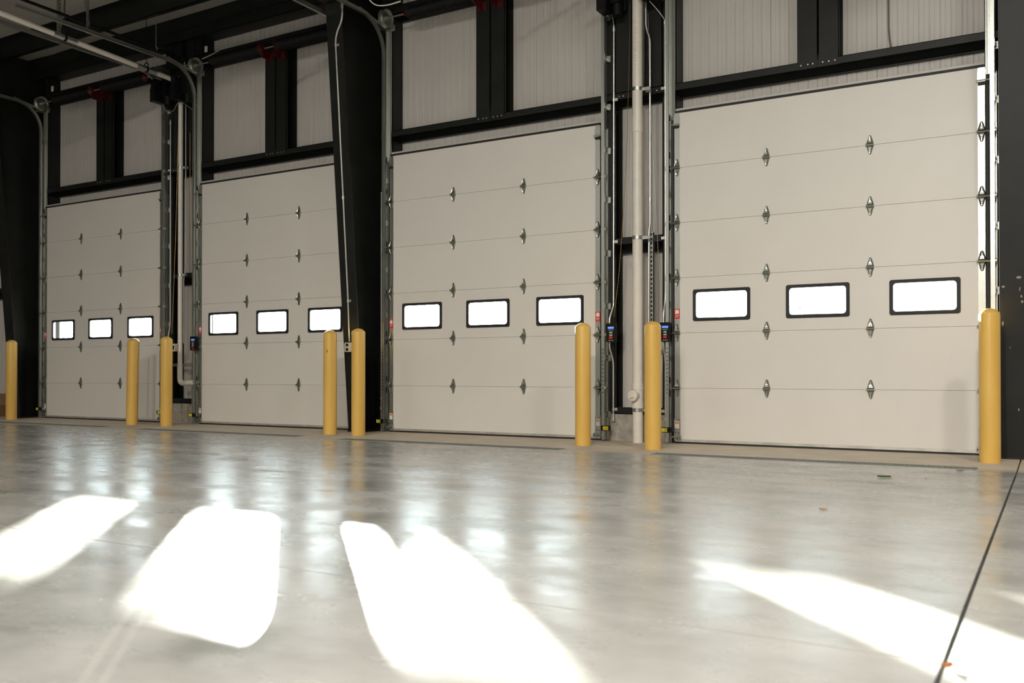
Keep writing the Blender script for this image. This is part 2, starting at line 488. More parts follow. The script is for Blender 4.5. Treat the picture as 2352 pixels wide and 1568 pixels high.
# ------------------------------------------------------------------ long wall with the doors
back = MB()
OPEN = [(x - 1.62, x + 1.62) for x in DX]
edges = [-31.0]
for a, b_ in OPEN: edges += [a, b_]
edges.append(15.0)
TOPW = 6.42
for k in range(len(edges) - 1):
    lo = 0.31 if k % 2 == 0 else DOOR_TOP + 0.050
    back.box(edges[k], edges[k + 1], WALL_Y + 0.012, WALL_Y + 0.06, lo, TOPW)
wall = tag(obj('wall_back', back, 'panel', smooth=False), 'pale ribbed metal wall that holds the four overhead doors', None, None, 'structure')
def ribbed(w, h):
    """a liner panel w wide, h high, vertical ribs every 10 cm, raised towards the room (-Y)"""
    prof = [(0.0, 0.010)]
    n = max(1, round(w / 0.1)); p = w / n
    for i in range(n):
        x = i * p
        if i == 0: prof += [(0.004, 0.0)]
        prof += [(x + p * 0.40, 0.0), (x + p * 0.44, 0.002), (x + p * 0.50, 0.002), (x + p * 0.54, 0.0)]
        if i < n - 1: prof += [(x + p - 0.006, 0.0), (x + p - 0.002, 0.008), (x + p + 0.002, 0.008), (x + p + 0.006, 0.0)]
    prof += [(w - 0.004, 0.0), (w, 0.010)]
    mb = MB(); m_ = len(prof)
    mb.add([(x, y, 0) for x, y in prof] + [(x, y, h) for x, y in prof], [(i, i + 1, m_ + i + 1, m_ + i) for i in range(m_ - 1)])
    me = mesh_of('wall_panel', mb, smooth=False); me.materials.append(MAT['panel'])
    return me
cache = {}
def lay_panels(x0, x1, z0, z1):
    n = max(1, round((x1 - x0) / 1.02)); w = (x1 - x0) / n
    key = (round(w, 3), round(z1 - z0, 3))
    if key not in cache: cache[key] = ribbed(w, z1 - z0)
    for i in range(n):
        share('wall_panel', cache[key], wall, (x0 + i * w, WALL_Y, z0))
for k in range(len(edges) - 1):
    a, b_ = max(edges[k], -20.0), min(edges[k + 1], 2.2)
    lay_panels(a, b_, 0.31 if k % 2 == 0 else DOOR_TOP + 0.050, TOPW)

# concrete curb under the wall, one length between each pair of openings
cur = [(-31.0, OPEN[0][0] + 0.087, 'left of the far left door'), (OPEN[0][1] - 0.087, OPEN[1][0] + 0.087, 'behind the small white drain pipe'),
       (OPEN[1][1] - 0.087, OPEN[2][0] + 0.087, 'behind the central steel column'), (OPEN[2][1] - 0.087, OPEN[3][0] + 0.087, 'behind the tall white drain pipe'),
       (OPEN[3][1] - 0.087, 15.0, 'at the right of the right-hand door')]
for a, b_, w_ in cur:
    mb = MB().box(a, b_, 0.284, 0.36, 0.0, 0.308)
    cuts_ = [a] + [v_ for cx in COLX if a < cx < b_ for v_ in (cx - 0.145, cx + 0.145)] + [b_]
    for q in range(0, len(cuts_), 2): mb.box(cuts_[q], cuts_[q + 1], 0.062, 0.284, 0.0, 0.308)
    tag(obj('concrete_curb', mb, 'curb', org=((a + b_) / 2, 0.06, 0)), 'low rough concrete curb at the wall foot ' + w_, 'curb', 'concrete curbs at the wall foot')

# ------------------------------------------------------------------ hall shell out of view
def struct(name, mb, mat):
    return tag(obj(name, mb, mat, smooth=False), None, None, None, 'structure')
struct('wall_left', MB().box(-31.2, -31, -34, 0.4, 0, 9.2), 'hall')
struct('wall_right', MB().box(15, 15.2, -34, 0.4, 0, 9.2), 'hall')
struct('wall_front', MB().box(-31.2, 15.2, -34.2, -34, 0, 9.2), 'hall')

# ceiling: insulation facing sagging between the purlins
PURL = [-0.69, -2.10, -3.62, -5.14, -6.66, -8.18]
deck = MB().prism([(0.4, ROOF(0.4) + 0.02), (-34, ROOF(-34) + 0.02), (-34, ROOF(-34) + 0.12), (0.4, ROOF(0.4) + 0.12)], -31.2, 15.2, 'YZ')
ceiling = tag(obj('ceiling', deck, 'ceil', smooth=False), 'pale insulated roof underside between dark purlins', None, None, 'structure')
random.seed(3)
lines = [0.27] + PURL + [-12, -34]
for a, b_ in zip(lines, lines[1:]):
    nx, ny = 60, 6
    vs = []; fs = []
    ph = [random.uniform(0, 6.28) for _ in range(4)]
    for i in range(nx + 1):
        x = -31 + 46.0 * i / nx
        for j in range(ny + 1):
            t = j / ny; y = a + (b_ - a) * t
            sag = (0.035 + 0.018 * math.sin(x * 2.1 + ph[0]) + 0.012 * math.sin(x * 4.7 + ph[1])) * math.sin(PI * t)
            vs.append((x, y, ROOF(y) - sag))
    for i in range(nx):
        for j in range(ny):
            q = i * (ny + 1) + j
            fs.append((q, q + ny + 1, q + ny + 2, q + 1))
    obj('insulation_strip', MB().add(vs, fs), 'ceil', ceiling)

# ------------------------------------------------------------------ steel frame
def column(cx, label):
    t = thing('steel_column', label, 'column', (cx, 0, 0), 'tapered steel frame columns')
    zt = 5.52
    yf = lambda z: -0.27 - 0.0835 * z
    hw = 0.13
    obj('inner_flange', MB().add([(cx + s * hw, yf(z) + d, z) for z in (0.02, zt) for d in (0, 0.014) for s in (-1, 1)],
        [(0, 1, 5, 4), (2, 6, 7, 3), (0, 4, 6, 2), (1, 3, 7, 5), (0, 2, 3, 1), (4, 5, 7, 6)]), 'steel', t)
    obj('web', MB().prism([(yf(0.02) + 0.014, 0.02), (0.262, 0.02), (0.262, 5.935), (-0.02, 5.935), (-0.02, 6.28), (yf(zt), 6.28), (yf(zt) + 0.014, zt)], cx - 0.005, cx + 0.005, 'YZ'), 'steel', t)
    obj('outer_flange', MB().box(cx - 0.125, cx + 0.125, 0.262, 0.276, 0.02, 5.935), 'steel', t)
    obj('base_plate', MB().box(cx - 0.14, cx + 0.14, -0.275, 0.278, 0.0, 0.02), 'steel', t)
    st = MB().prism([(-0.71, 5.50), (0.26, 5.50), (0.26, 5.52), (-0.71, 5.52)], cx - 0.125, cx + 0.125, 'YZ')
    obj('stiffener', st, 'steel', t)
    return t
column(COLX[0], 'black tapered steel column at the far left edge, left of the far left door')
column(COLX[1], 'black tapered steel column in the middle carrying a conduit and outlet box')
RIGHT_COL = column(COLX[2], 'black scuffed steel column at the right edge of the photo')
chips = [(-0.222, 1.621, 0.030, 0.014), (-0.345, 1.547, 0.014, 0.012), (-0.203, 1.455, 0.008, 0.014), (-0.197, 1.409, 0.010, 0.016), (-0.350, 1.221, 0.010, 0.022), (-0.294, 1.002, 0.006, 0.008), (-0.215, 1.52, 0.006, 0.02), (-0.23, 0.45, 0.008, 0.015)]
random.seed(21)
for cx_, cz_, w2, h2_ in chips:
    pts = [(cx_ + w2 * math.cos(2 * PI * k / 9) * random.uniform(0.6, 1.1), cz_ + h2_ * math.sin(2 * PI * k / 9) * random.uniform(0.6, 1.1)) for k in range(9)]
    yy = [-0.27 - 0.0835 * p_[1] - 0.0008 for p_ in pts]
    cm = MB().add([(p_[0], y_, p_[1]) for p_, y_ in zip(pts, yy)], [tuple(range(9))])
    obj('paint_chip', cm, 'chip', RIGHT_COL)['label'] = 'pale paint chip'
for cx, w_ in zip(COLX, ['above the far left column', 'above the middle column', 'above the right-hand column']):
    t = thing('roof_rafter', 'deep black steel rafter running into the hall ' + w_, 'rafter', (cx, -0.74, 5.53))
    zb = lambda y: 5.53 - 0.085 * (y + 0.73)
    zr = lambda y: ROOF(y) - 0.34
    obj('web', MB().prism([(-0.735, 5.545), (-0.735, 6.28), (-0.735 - 8, ROOF(-8.7) - 0.35), (-8.735, zb(-8.735) + 0.01)], cx - 0.005, cx + 0.005, 'YZ'), 'steel', t)
    obj('bottom_flange', MB().prism([(-0.70, 5.525), (-0.70, 5.543), (-8.735, zb(-8.735) + 0.02), (-8.735, zb(-8.735))], cx - 0.14, cx + 0.14, 'YZ'), 'steel', t)
def zsec(mb, x0, x1, y, z0, z1, fl=0.075, t=0.006):
    mb.box(x0, x1, y - t / 2, y + t / 2, z0, z1)
    mb.box(x0, x1, y - fl, y + t / 2, z1 - t, z1)
    mb.box(x0, x1, y - t / 2, y + fl, z0, z0 + t)
    mb.box(x0, x1, y + fl - t, y + fl, z0, z0 + 0.022)
    return mb
for k, y in enumerate(PURL):
    zt = ROOF(y) - 0.002
    w_ = ['nearest the wall, carrying the pipe hangers', 'second from the wall, crossing the top left corner', 'third from the wall', 'fourth from the wall', 'fifth from the wall', 'sixth from the wall'][k]
    tag(obj('roof_purlin', zsec(MB(), -31, 15, y, zt - 0.32, zt), 'steel', org=(-8, y, zt - 0.3)), 'long black roof purlin ' + w_, 'purlin', 'roof purlins')
ev = MB()
ev.box(-31, 15, 0.0, 0.006, 5.945, 6.325); ev.box(-31, 15, 0.0, 0.262, 5.945, 5.951); ev.box(-31, 15, 0.0, 0.10, 6.319, 6.325)
ev.box(-31, 15, -0.012, 0.0, 6.11, 6.13); ev.box(-31, 15, 0.10, 0.106, 6.25, 6.325)
tag(obj('eave_strut', ev, 'steel', org=(-8, 0, 5.945)), 'black eave strut along the top of the ribbed wall', 'beam')

BAYS = [(-20.0, COLX[0] - 0.14, 'left of the far left column'), (COLX[0] + 0.14, COLX[1] - 0.14, 'over the two left doors'),
        (COLX[1] + 0.14, COLX[2] - 0.14, 'over the two right doors'), (COLX[2] + 0.14, 2.5, 'beyond the right-hand column')]
GF = 0.06
def girt(x0, x1, z0, z1, name, label, cat='girt', bolts=()):
    mb = MB()
    zl = z1 - 0.075 if z1 < 5 else z1 - 0.10
    mb.box(x0, x1, GF, GF + 0.006, zl, z1)                          # lip seen from the hall
    mb.box(x0, x1, GF, WALL_Y - 0.004, z1 - 0.006, z1)              # top flange
    mb.box(x0, x1, WALL_Y - 0.010, WALL_Y - 0.004, z0, z1)          # web at the back
    mb.box(x0, x1, WALL_Y - 0.055, WALL_Y - 0.004, z0, z0 + 0.005)
    t = tag(obj(name, mb, 'steel', org=(x0, GF, z0)), label, cat, 'horizontal wall girts')
    if bolts:
        bb = MB()
        for bx, bz in bolts: bb.cyl((bx, GF - 0.008, bz), (bx, GF, bz), 0.008, 6)
        obj('bolts', bb, 'boltmat', t)['kind'] = 'stuff'
    return t
gapc = [(-11.628), (-4.02)]
for k, (a, b_, w_) in enumerate(BAYS):
    bl = []
    if k in (1, 2):
        g0 = gapc[k - 1]
        bl = [(g0 + d, 3.965) for d in (-0.30, -0.24, -0.19, 0.22, 0.28, 0.33)]
    girt(a, b_, 3.885, 4.01, 'header_girt', 'black steel header girt ' + w_, 'girt', bl)
    girt(a, b_, 5.52, 5.68, 'upper_girt', 'black upper wall girt behind the spring shafts ' + w_)
girt(-20.0, COLX[0] - 0.14, 2.15, 2.33, 'wall_girt', 'short black girt left of the far left column')

def cchan_v(x_web, x_tip, spans, lip=True):
    """vertical C channel: web at x_web, flanges reaching to x_tip"""
    s = 1 if x_tip > x_web else -1
    mb = MB()
    for z0, z1 in spans:
        mb.box(x_web, x_web + s * 0.006, GF - 0.004, WALL_Y - 0.004, z0, z1)
        mb.box(x_web, x_tip, GF - 0.004, GF + 0.002, z0, z1)
        mb.box(x_web, x_tip, WALL_Y - 0.010, WALL_Y - 0.004, z0, z1)
        if lip: mb.box(x_tip - s * 0.006, x_tip, GF - 0.004, GF + 0.03, z0, z1)
    return mb
# door jambs, spring pads, mid posts
for i, dx in enumerate(DX):
    for s, sd in ((-1, 'left'), (1, 'right')):
        colside = (i in (0, 2) and s < 0) or (i in (1, 3) and s > 0)
        tip = 1.532 + (0.10 if colside else 0.165)
        tag(obj('door_jamb', cchan_v(dx + s * 1.532, dx + s * tip, ((0.309, 3.883), (4.012, 5.517), (5.682, 5.943))), 'steel', org=(dx + s * 1.532, GF, 0.309)),
            'tall black steel jamb at the ' + sd + ' edge of ' + WHICH[i], 'jamb', 'steel door jambs')
        if not colside:
            tag(obj('spring_pad', cchan_v(dx + s * 1.91, dx + s * 1.70, ((4.012, 5.517), (5.682, 5.943))), 'steel', org=(dx + s * 1.75, GF, 4.012)),
                'black channel post above the header, ' + sd + ' of ' + WHICH[i], 'post', 'channel posts above the headers')
    t = thing('mid_post', 'paired black channels above the middle of ' + WHICH[i], 'post', (dx, GF, 4.012), 'paired posts above the doors')
    for s in (-1, 1):
        obj('channel', cchan_v(dx + s * 0.004, dx + s * 0.208, ((4.012, 5.517),)), 'steel', t)
        obj('clip_plate', MB().box(dx + s * 0.004, dx + s * 0.20, GF - 0.007, GF - 0.001, 3.93, 4.06), 'steel', t)
    bb = MB()
    for bx in (-0.17, -0.10, -0.05, 0.05, 0.11, 0.17): bb.cyl((dx + bx, GF - 0.014, 3.972), (dx + bx, GF - 0.006, 3.972), 0.008, 6)
    obj('bolts', bb, 'boltmat', t)['kind'] = 'stuff'
    tm = MB().box(dx - 1.53, dx + 1.53, 0.03, WALL_Y + 0.06, DOOR_TOP + 0.027, DOOR_TOP + 0.056)
    tr = tag(obj('trim_%d' % (i + 1), tm, 'panel', org=(dx, 0.03, DOOR_TOP)), 'pale head flashing above ' + WHICH[i], None, None, 'structure')
    obj('head_seal', MB().box(dx - 1.53, dx + 1.53, 0.004, 0.034, DOOR_TOP + 0.0006, DOOR_TOP + 0.0268), 'rub', tr)

# girts, base angles between the paired doors
for k, (a, b_, w_) in enumerate([(DX[0] + 1.70, DX[1] - 1.70, 'behind the small white drain pipe'), (DX[2] + 1.70, DX[3] - 1.70, 'behind the tall white drain pipe')]):
    girt(a, b_, 2.17, 2.335, 'wall_girt', 'short black girt at mid height ' + w_)
    tag(obj('base_angle', MB().box(a - 0.01, b_ + 0.01, 0.055, 0.061, 0.305, 0.385).box(a - 0.01, b_ + 0.01, 0.055, WALL_Y, 0.308, 0.314), 'steel', org=(a, 0.055, 0.305)),
        'black base angle on top of the curb ' + w_, 'angle', 'base angles on the curb')

# ------------------------------------------------------------------ sectional doors
def hinge_mesh(edge=False):
    mb = MB()
    def leaf(sg, h, w):
        # embossed leaf: outline on the door, raised rim, sunk centre; the whole leaf rises towards the barrel
        o = [(-w, 0.010), (w, 0.010), (w * 0.92, 0.030), (0.013, h - 0.008), (0.005, h), (-0.005, h), (-0.013, h - 0.008), (-w * 0.92, 0.030)]
        r_ = [(-w * 0.82, 0.014), (w * 0.82, 0.014), (w * 0.74, 0.031), (0.009, h - 0.014), (0.004, h - 0.009), (-0.004, h - 0.009), (-0.009, h - 0.014), (-w * 0.74, 0.031)]
        i_ = [(-w * 0.58, 0.020), (w * 0.58, 0.020), (w * 0.50, 0.033), (0.005, h - 0.030), (0.002, h - 0.027), (-0.002, h - 0.027), (-0.005, h - 0.030), (-w * 0.50, 0.033)]
        up_ = lambda z: -0.016 * (1 - z / h)
        vs = [(x, 0.0, z * sg) for x, z in o] + [(x, up_(z) - 0.006, z * sg) for x, z in r_] + [(x, up_(z) - 0.001, z * sg) for x, z in i_]
        fs = [(k, (k + 1) % 8, 8 + (k + 1) % 8, 8 + k) for k in range(8)] + [(8 + k, 8 + (k + 1) % 8, 16 + (k + 1) % 8, 16 + k) for k in range(8)]
        fs += [(16, 17, 18, 23), (18, 19, 22, 23), (19, 20, 21, 22)]
        mb.add(vs, fs)
        mb.cyl((0, up_(h * 0.8) - 0.010, (h * 0.62) * sg), (0, 0, (h * 0.62) * sg), 0.006, 6)
        mb.cyl((0, up_(0.03) - 0.008, 0.036 * sg), (0, 0, 0.036 * sg), 0.006, 6)
    leaf(1, 0.098, 0.035); leaf(-1, 0.094, 0.031)
    # cheeks and barrel standing proud of the door
    for s in (-1, 1):
        mb.prism([(0.0, 0.022), (-0.026, 0.006), (-0.026, -0.008), (0.0, -0.020)], s * 0.033 - 0.002, s * 0.033 + 0.002, 'YZ')
    mb.cyl((-0.038, -0.024, 0.0), (0.038, -0.024, 0.0), 0.0095, 10)
    if edge: mb.cyl((-0.045, -0.030, -0.004), (0.125, -0.030, -0.004), 0.0062, 8)
    me = mesh_of('hinge', mb); me.materials.append(MAT['hinge'])
    return me
HINGE = hinge_mesh(); EHINGE = hinge_mesh(True)
ro = MB().cyl((0, 0, 0), (0.024, 0, 0), 0.023, 14)
ROLLER = mesh_of('roller', ro); ROLLER.materials.append(MAT['boltmat'])

def section_profile(z0, z1):
    return [(0.050, z0 - 0.002), (0.014, z0 - 0.002), (0.014, z0 + 0.001), (0.003, z0 + 0.0008), (0.0, z0 + 0.0028), (0.0, z1 - 0.0028), (0.003, z1 - 0.0008), (0.014, z1 - 0.001), (0.014, z1 - 0.003), (0.050, z1 - 0.003)]
WINX = [-1.006, 0.0, 1.006]; WZ = 1.5185
def build_door(i):
    dx = DX[i]
    lab = ['farthest left white overhead door, partly behind two yellow bollards', 'second white overhead door from the left, its right edge behind the middle column',
           'third white overhead door, just right of the middle black column', 'largest looking white overhead door, at the right of the photo'][i]
    t = thing('door_%d' % (i + 1), lab, 'door', (dx, 0, 0), None, 'structure')
    for k in range(6):
        z0, z1 = k * S, (k + 1) * S
        if k == 0: z0 = 0.045
        mb = MB()
        if k != 2:
            mb.prism(section_profile(z0, z1), dx - 1.535, dx + 1.535, 'YZ')
        else:
            wz0, wz1 = WZ - 0.163, WZ + 0.163
            mb.prism([(0.050, z0 - 0.002), (0.014, z0 - 0.002), (0.014, z0 + 0.001), (0.003, z0 + 0.0008), (0.0, z0 + 0.0028), (0.0, wz0), (0.05, wz0)], dx - 1.535, dx + 1.535, 'YZ')
            mb.prism([(0.050, wz1), (0.0, wz1), (0.0, z1 - 0.0028), (0.003, z1 - 0.0008), (0.014, z1 - 0.001), (0.014, z1 - 0.003), (0.050, z1 - 0.003)], dx - 1.535, dx + 1.535, 'YZ')
            cuts = [-1.535] + [v_ for w in WINX for v_ in (w - 0.296, w + 0.296)] + [1.535]
            for q in range(0, len(cuts), 2):
                mb.box(dx + cuts[q], dx + cuts[q + 1], 0.0, 0.05, wz0, wz1)
        obj('door_section', mb, 'door', t)
        for s in (-1, 1):
            st = MB().box(dx + s * 1.4725, dx + s * 1.537, -0.0025, -0.0003, z0 + 0.004, z1 - 0.004)
            st.box(dx + s * 1.534, dx + s * 1.537, -0.0025, 0.050, z0 + 0.004, z1 - 0.004)
            for q in range(5):
                zz = z0 + 0.13 + q * 0.085
                st.cyl((dx + s * (1.49 + 0.03 * (q % 2)), -0.005, zz), (dx + s * (1.49 + 0.03 * (q % 2)), -0.0024, zz), 0.004, 6)
            obj('end_stile', st, 'galv', t)
    for w in WINX:
        out = rrect(dx + w, WZ, 0.632, 0.346, 0.022); inn = rrect(dx + w, WZ, 0.564, 0.278, 0.032)
        mid = rrect(dx + w, WZ, 0.612, 0.326, 0.020)
        mb = MB().ring(out, inn, -0.008, -0.0004).ring(mid, inn, -0.013, -0.008)
        mb.ring(rrect(dx + w, WZ, 0.66, 0.37, 0.022), rrect(dx + w, WZ, 0.60, 0.316, 0.022), 0.0505, 0.056)
        wf = obj('window_frame', mb, 'rub', t, org=(dx + w, 0, WZ))
        obj('window_pane', MB().prism(rrect(dx + w, WZ, 0.588, 0.320, 0.022), 0.0, 0.004), 'pane', wf)
    for k in range(1, 6):
        for x in (-0.517, 0.513):
            share('hinge', HINGE, t, (dx + x, -0.0003, k * S))
        for s in (-1, 1):
            h = share('edge_hinge', EHINGE, t, (dx + s * 1.505, -0.0025, k * S), (0, 0, 0))
            if s < 0: h.scale = (-1, 1, 1)
            share('roller', ROLLER, h, (0.100, -0.030, -0.004))
            h.children[0].location = (0.100, -0.030, -0.004)
    for s in (-1, 1):
        x0 = dx + s * 1.505
        mb = MB().prism([(x0 - 0.036, 3.535), (x0 + 0.036, 3.535), (x0 + 0.036, 3.61), (x0 + 0.026, 3.655), (x0 - 0.026, 3.655), (x0 - 0.036, 3.61)], -0.007, -0.003)
        mb.box(x0 - 0.034, x0 + 0.034, -0.03, -0.004, 3.515, 3.522)
        mb.cyl((x0 - s * 0.045, -0.032, 3.527), (x0 + s * 0.115, -0.032, 3.527), 0.0065, 8)
        for q in range(3): mb.cyl((x0, -0.011, 3.56 + 0.03 * q), (x0, -0.007, 3.56 + 0.03 * q), 0.007, 6)
        obj('top_bracket', mb, 'galv', t)
        obj('bracket_slot', MB().box(x0 - 0.028, x0 + 0.028, -0.024, -0.0026, 3.49, 3.514), 'rub', t)
        mb = MB().prism([(x0 - 0.036, 0.03), (x0 + 0.036, 0.03), (x0 + 0.036, 0.27), (x0 - 0.036, 0.27)], -0.006, -0.003)
        mb.box(x0 - 0.048, x0 + 0.036, -0.03, -0.004, 0.075, 0.080)
        mb.cyl((x0 - s * 0.05, -0.032, 0.068), (x0 + s * 0.115, -0.032, 0.068), 0.0065, 8)
        mb.prism([(-0.004, 0.03), (-0.034, 0.055), (-0.034, 0.08), (-0.004, 0.085)], x0 - s * 0.046 - 0.002, x0 - s * 0.046 + 0.002, 'YZ')
        obj('bottom_bracket', mb, 'galv', t)
        bb = MB()
        for bx, bz in ((-0.018, 0.115), (0.018, 0.115), (0.0, 0.05), (0.016, 0.262)):
            bb.cyl((x0 + bx, -0.0085, bz), (x0 + bx, -0.006, bz), 0.0065, 8)
        obj('bracket_holes', bb, 'rub', t)['kind'] = 'stuff'
        lb = obj('bracket_label', MB().box(x0 - 0.024, x0 + 0.024, -0.0075, -0.0061, 0.165, 0.245), 'whitelabel', t)
        obj('label_stripe', MB().box(x0 - 0.020, x0 + 0.020, -0.0083, -0.0076, 0.215, 0.237), 'orange', lb)
        # red warning label with a white text block
        if i == 3 and s > 0: continue
        wl = obj('warning_label', MB().box(x0 - 0.031, x0 + 0.031, -0.0042, -0.0026, 1.375, 1.49), 'redlabel', t)
        wb = MB().box(x0 - 0.021, x0 + 0.021, -0.0052, -0.0043, 1.432, 1.472)
        for q, (l0, l1) in enumerate(((-0.022, 0.022), (-0.018, 0.020), (-0.020, 0.012))):
            zz = 1.418 - q * 0.011
            wb.box(x0 + l0, x0 + l1, -0.0048, -0.0043, zz - 0.0016, zz + 0.0016)
        wb.box(x0 - 0.014, x0 + 0.014, -0.0048, -0.0043, 1.479, 1.483)
        obj('label_text', wb, 'whitelabel', wl)['kind'] = 'stuff'
    br = MB().box(dx - 1.535, dx + 1.535, -0.002, 0.054, 0.020, 0.047)
    obj('bottom_rail', br, 'alu', t)
    for s in (-1, 1):
        obj('side_light_stop', MB().box(dx + s * 1.49, dx + s * 1.586, 0.0508, 0.0555, 0.0, DOOR_TOP + 0.026), 'rub', t)  # strips added to stop daylight leaking past the door edges
    obj('bottom_seal', MB().box(dx - 1.537, dx + 1.537, 0.004, 0.0505, 0.0, 0.020), 'rub', t)
    return t
for i in range(4): build_door(i)

# ------------------------------------------------------------------ tracks
ZC, RC = 4.99, 0.49
BRACKET = {}
for s in (-1, 1):
    br = MB().box(0, s * 0.004, -0.055, 0.05, -0.035, 0.035).box(0, s * 0.03, 0.044, 0.049, -0.035, 0.035)
    br.cyl((s * 0.004, -0.03, 0), (s * 0.014, -0.03, 0), 0.009, 6).cyl((s * 0.004, 0.02, 0.015), (s * 0.014, 0.02, 0.015), 0.009, 6)
    BRACKET[s] = mesh_of('track_bracket', br); BRACKET[s].materials.append(MAT['galv'])
def track_path(x, y_end, z_extra=0.0):
    P = []
    P.append(((x, 0, 0.01), (1, 0, 0), (0, -1, 0)))
    P.append(((x, 0, ZC), (1, 0, 0), (0, -1, 0)))
    for k in range(1, 11):
        a = PI / 2 * k / 10
        o = (x, -RC + RC * math.cos(a), ZC + RC * math.sin(a))
        P.append((o, (1, 0, 0), (0, -math.cos(a), -math.sin(a))))
    P.append(((x, y_end, ZC + RC + z_extra), (1, 0, 0), (0, 0, -1)))
    return P
def track(i, s):
    dx = DX[i]
    sd = 'left' if s < 0 else 'right'
    xr = dx + s * 1.578
    t = thing('door_track', 'galvanised roller track at the ' + sd + ' side of ' + WHICH[i], 'track', (xr, 0, 0), 'galvanised door tracks')
    w = 0.038 * s; e = 0.0022
    prof = [(0, 0.068), (w, 0.068), (w, 0.012), (w * 0.35, 0.012), (w * 0.35, 0.012 + e), (w - e * s, 0.012 + e), (w - e * s, 0.068 - e), (e * s, 0.068 - e), (e * s, 0.060), (0, 0.060)]
    path = track_path(xr, -2.86)
    vert, rest = path[:2], path[1:]
    obj('vertical_track', MB().sweep(vert, prof), 'galv', t)
    obj('curved_track', MB().sweep(rest[:11], prof), 'galv', t)
    obj('horizontal_track', MB().sweep([rest[10], rest[11]], prof), 'galv', t)
    # wall angle above the opening and beside the track
    ang = MB()
    xa = dx + s * 1.538
    ang.box(xa, xa + s * 0.064, 0.049, 0.053, 3.60, 5.40)
    ang.box(xa + s * 0.060, xa + s * 0.064, 0.0, 0.053, 3.60, 5.40)
    ang.box(xa, xa + s * 0.004, 0.030, 0.053, 3.60, 5.40)
    obj('wall_angle', ang, 'galv', t)
    ang = MB()
    ang.box(dx + s * 1.588, dx + s * 1.632, 0.049, 0.053, 0.01, 3.60)
    ang.box(dx + s * 1.628, dx + s * 1.632, -0.005, 0.053, 0.01, 3.60)
    obj('track_angle', ang, 'galv', t)
    for z in (0.30, 0.95, 1.55, 2.16, 2.78, 3.35, 3.86, 4.42, 4.90):
        share('track_bracket', BRACKET[s], t, (xr + w, 0, z))
    sl = MB()
    for z in (0.55, 0.70, 1.20, 1.30, 1.85, 2.40, 2.50, 3.05, 3.20, 3.62):
        sl.box(xr + s * 0.008, xr + s * 0.022, 0.0098, 0.0118, z - 0.035, z + 0.035)
    sl2 = MB()
    for q in range(12):
        zz = 0.55 + q * 0.045
        sl2.box(xr + s * 0.012, xr + s * 0.026, -0.0692, -0.0681, zz, zz + 0.010)
    obj('adjusting_slots', sl, 'rub', t)['kind'] = 'stuff'; obj('punched_slots', sl2, 'rub', t)['kind'] = 'stuff'
    # strap from the curve back to the wall angle
    st = MB().sweep([((xa + s * 0.06, 0.03, 5.36), (1, 0, 0), (0, 0, 1)), ((xr + w, -0.52, 5.475), (1, 0, 0), (0, 0, 1))], [(-0.003, -0.02), (0.003, -0.02), (0.003, 0.02), (-0.003, 0.02)])
    obj('curve_strap', st, 'galv', t)
    # hanger of punched angle up to the roof
    yh = -1.84
    xo = xr + w + s * 0.004
    hg = MB().box(xo, xo + s * 0.004, yh - 0.02, yh + 0.02, ZC + RC - 0.07, ROOF(yh) - 0.05)
    hg.box(xo, xo + s * 0.04, yh + 0.016, yh + 0.02, ZC + RC - 0.01, ROOF(yh) - 0.05)
    obj('hanger', hg, 'galv', t)
    hs = MB()
    for q in range(15):
        zz = ZC + RC + 0.02 + q * 0.055
        if zz > ROOF(yh) - 0.09: break
        hs.box(xo + s * 0.014, xo + s * 0.030, yh + 0.0145, yh + 0.0158, zz, zz + 0.026)
    obj('hanger_slots', hs, 'rub', t)['kind'] = 'stuff'
    hb = MB().sweep([((xo + s * 0.002, yh, ZC + RC + 0.05), (1, 0, 0), (0, 1, 0)), ((xo + s * 0.24, yh, ROOF(yh) - 0.06), (1, 0, 0), (0, 1, 0))], [(-0.018, 0.020), (0.018, 0.020), (0.018, 0.024), (-0.018, 0.024)])
    obj('diagonal_brace', hb, 'galv', t)
    return t
for i in range(4):
    for s in (-1, 1): track(i, s)

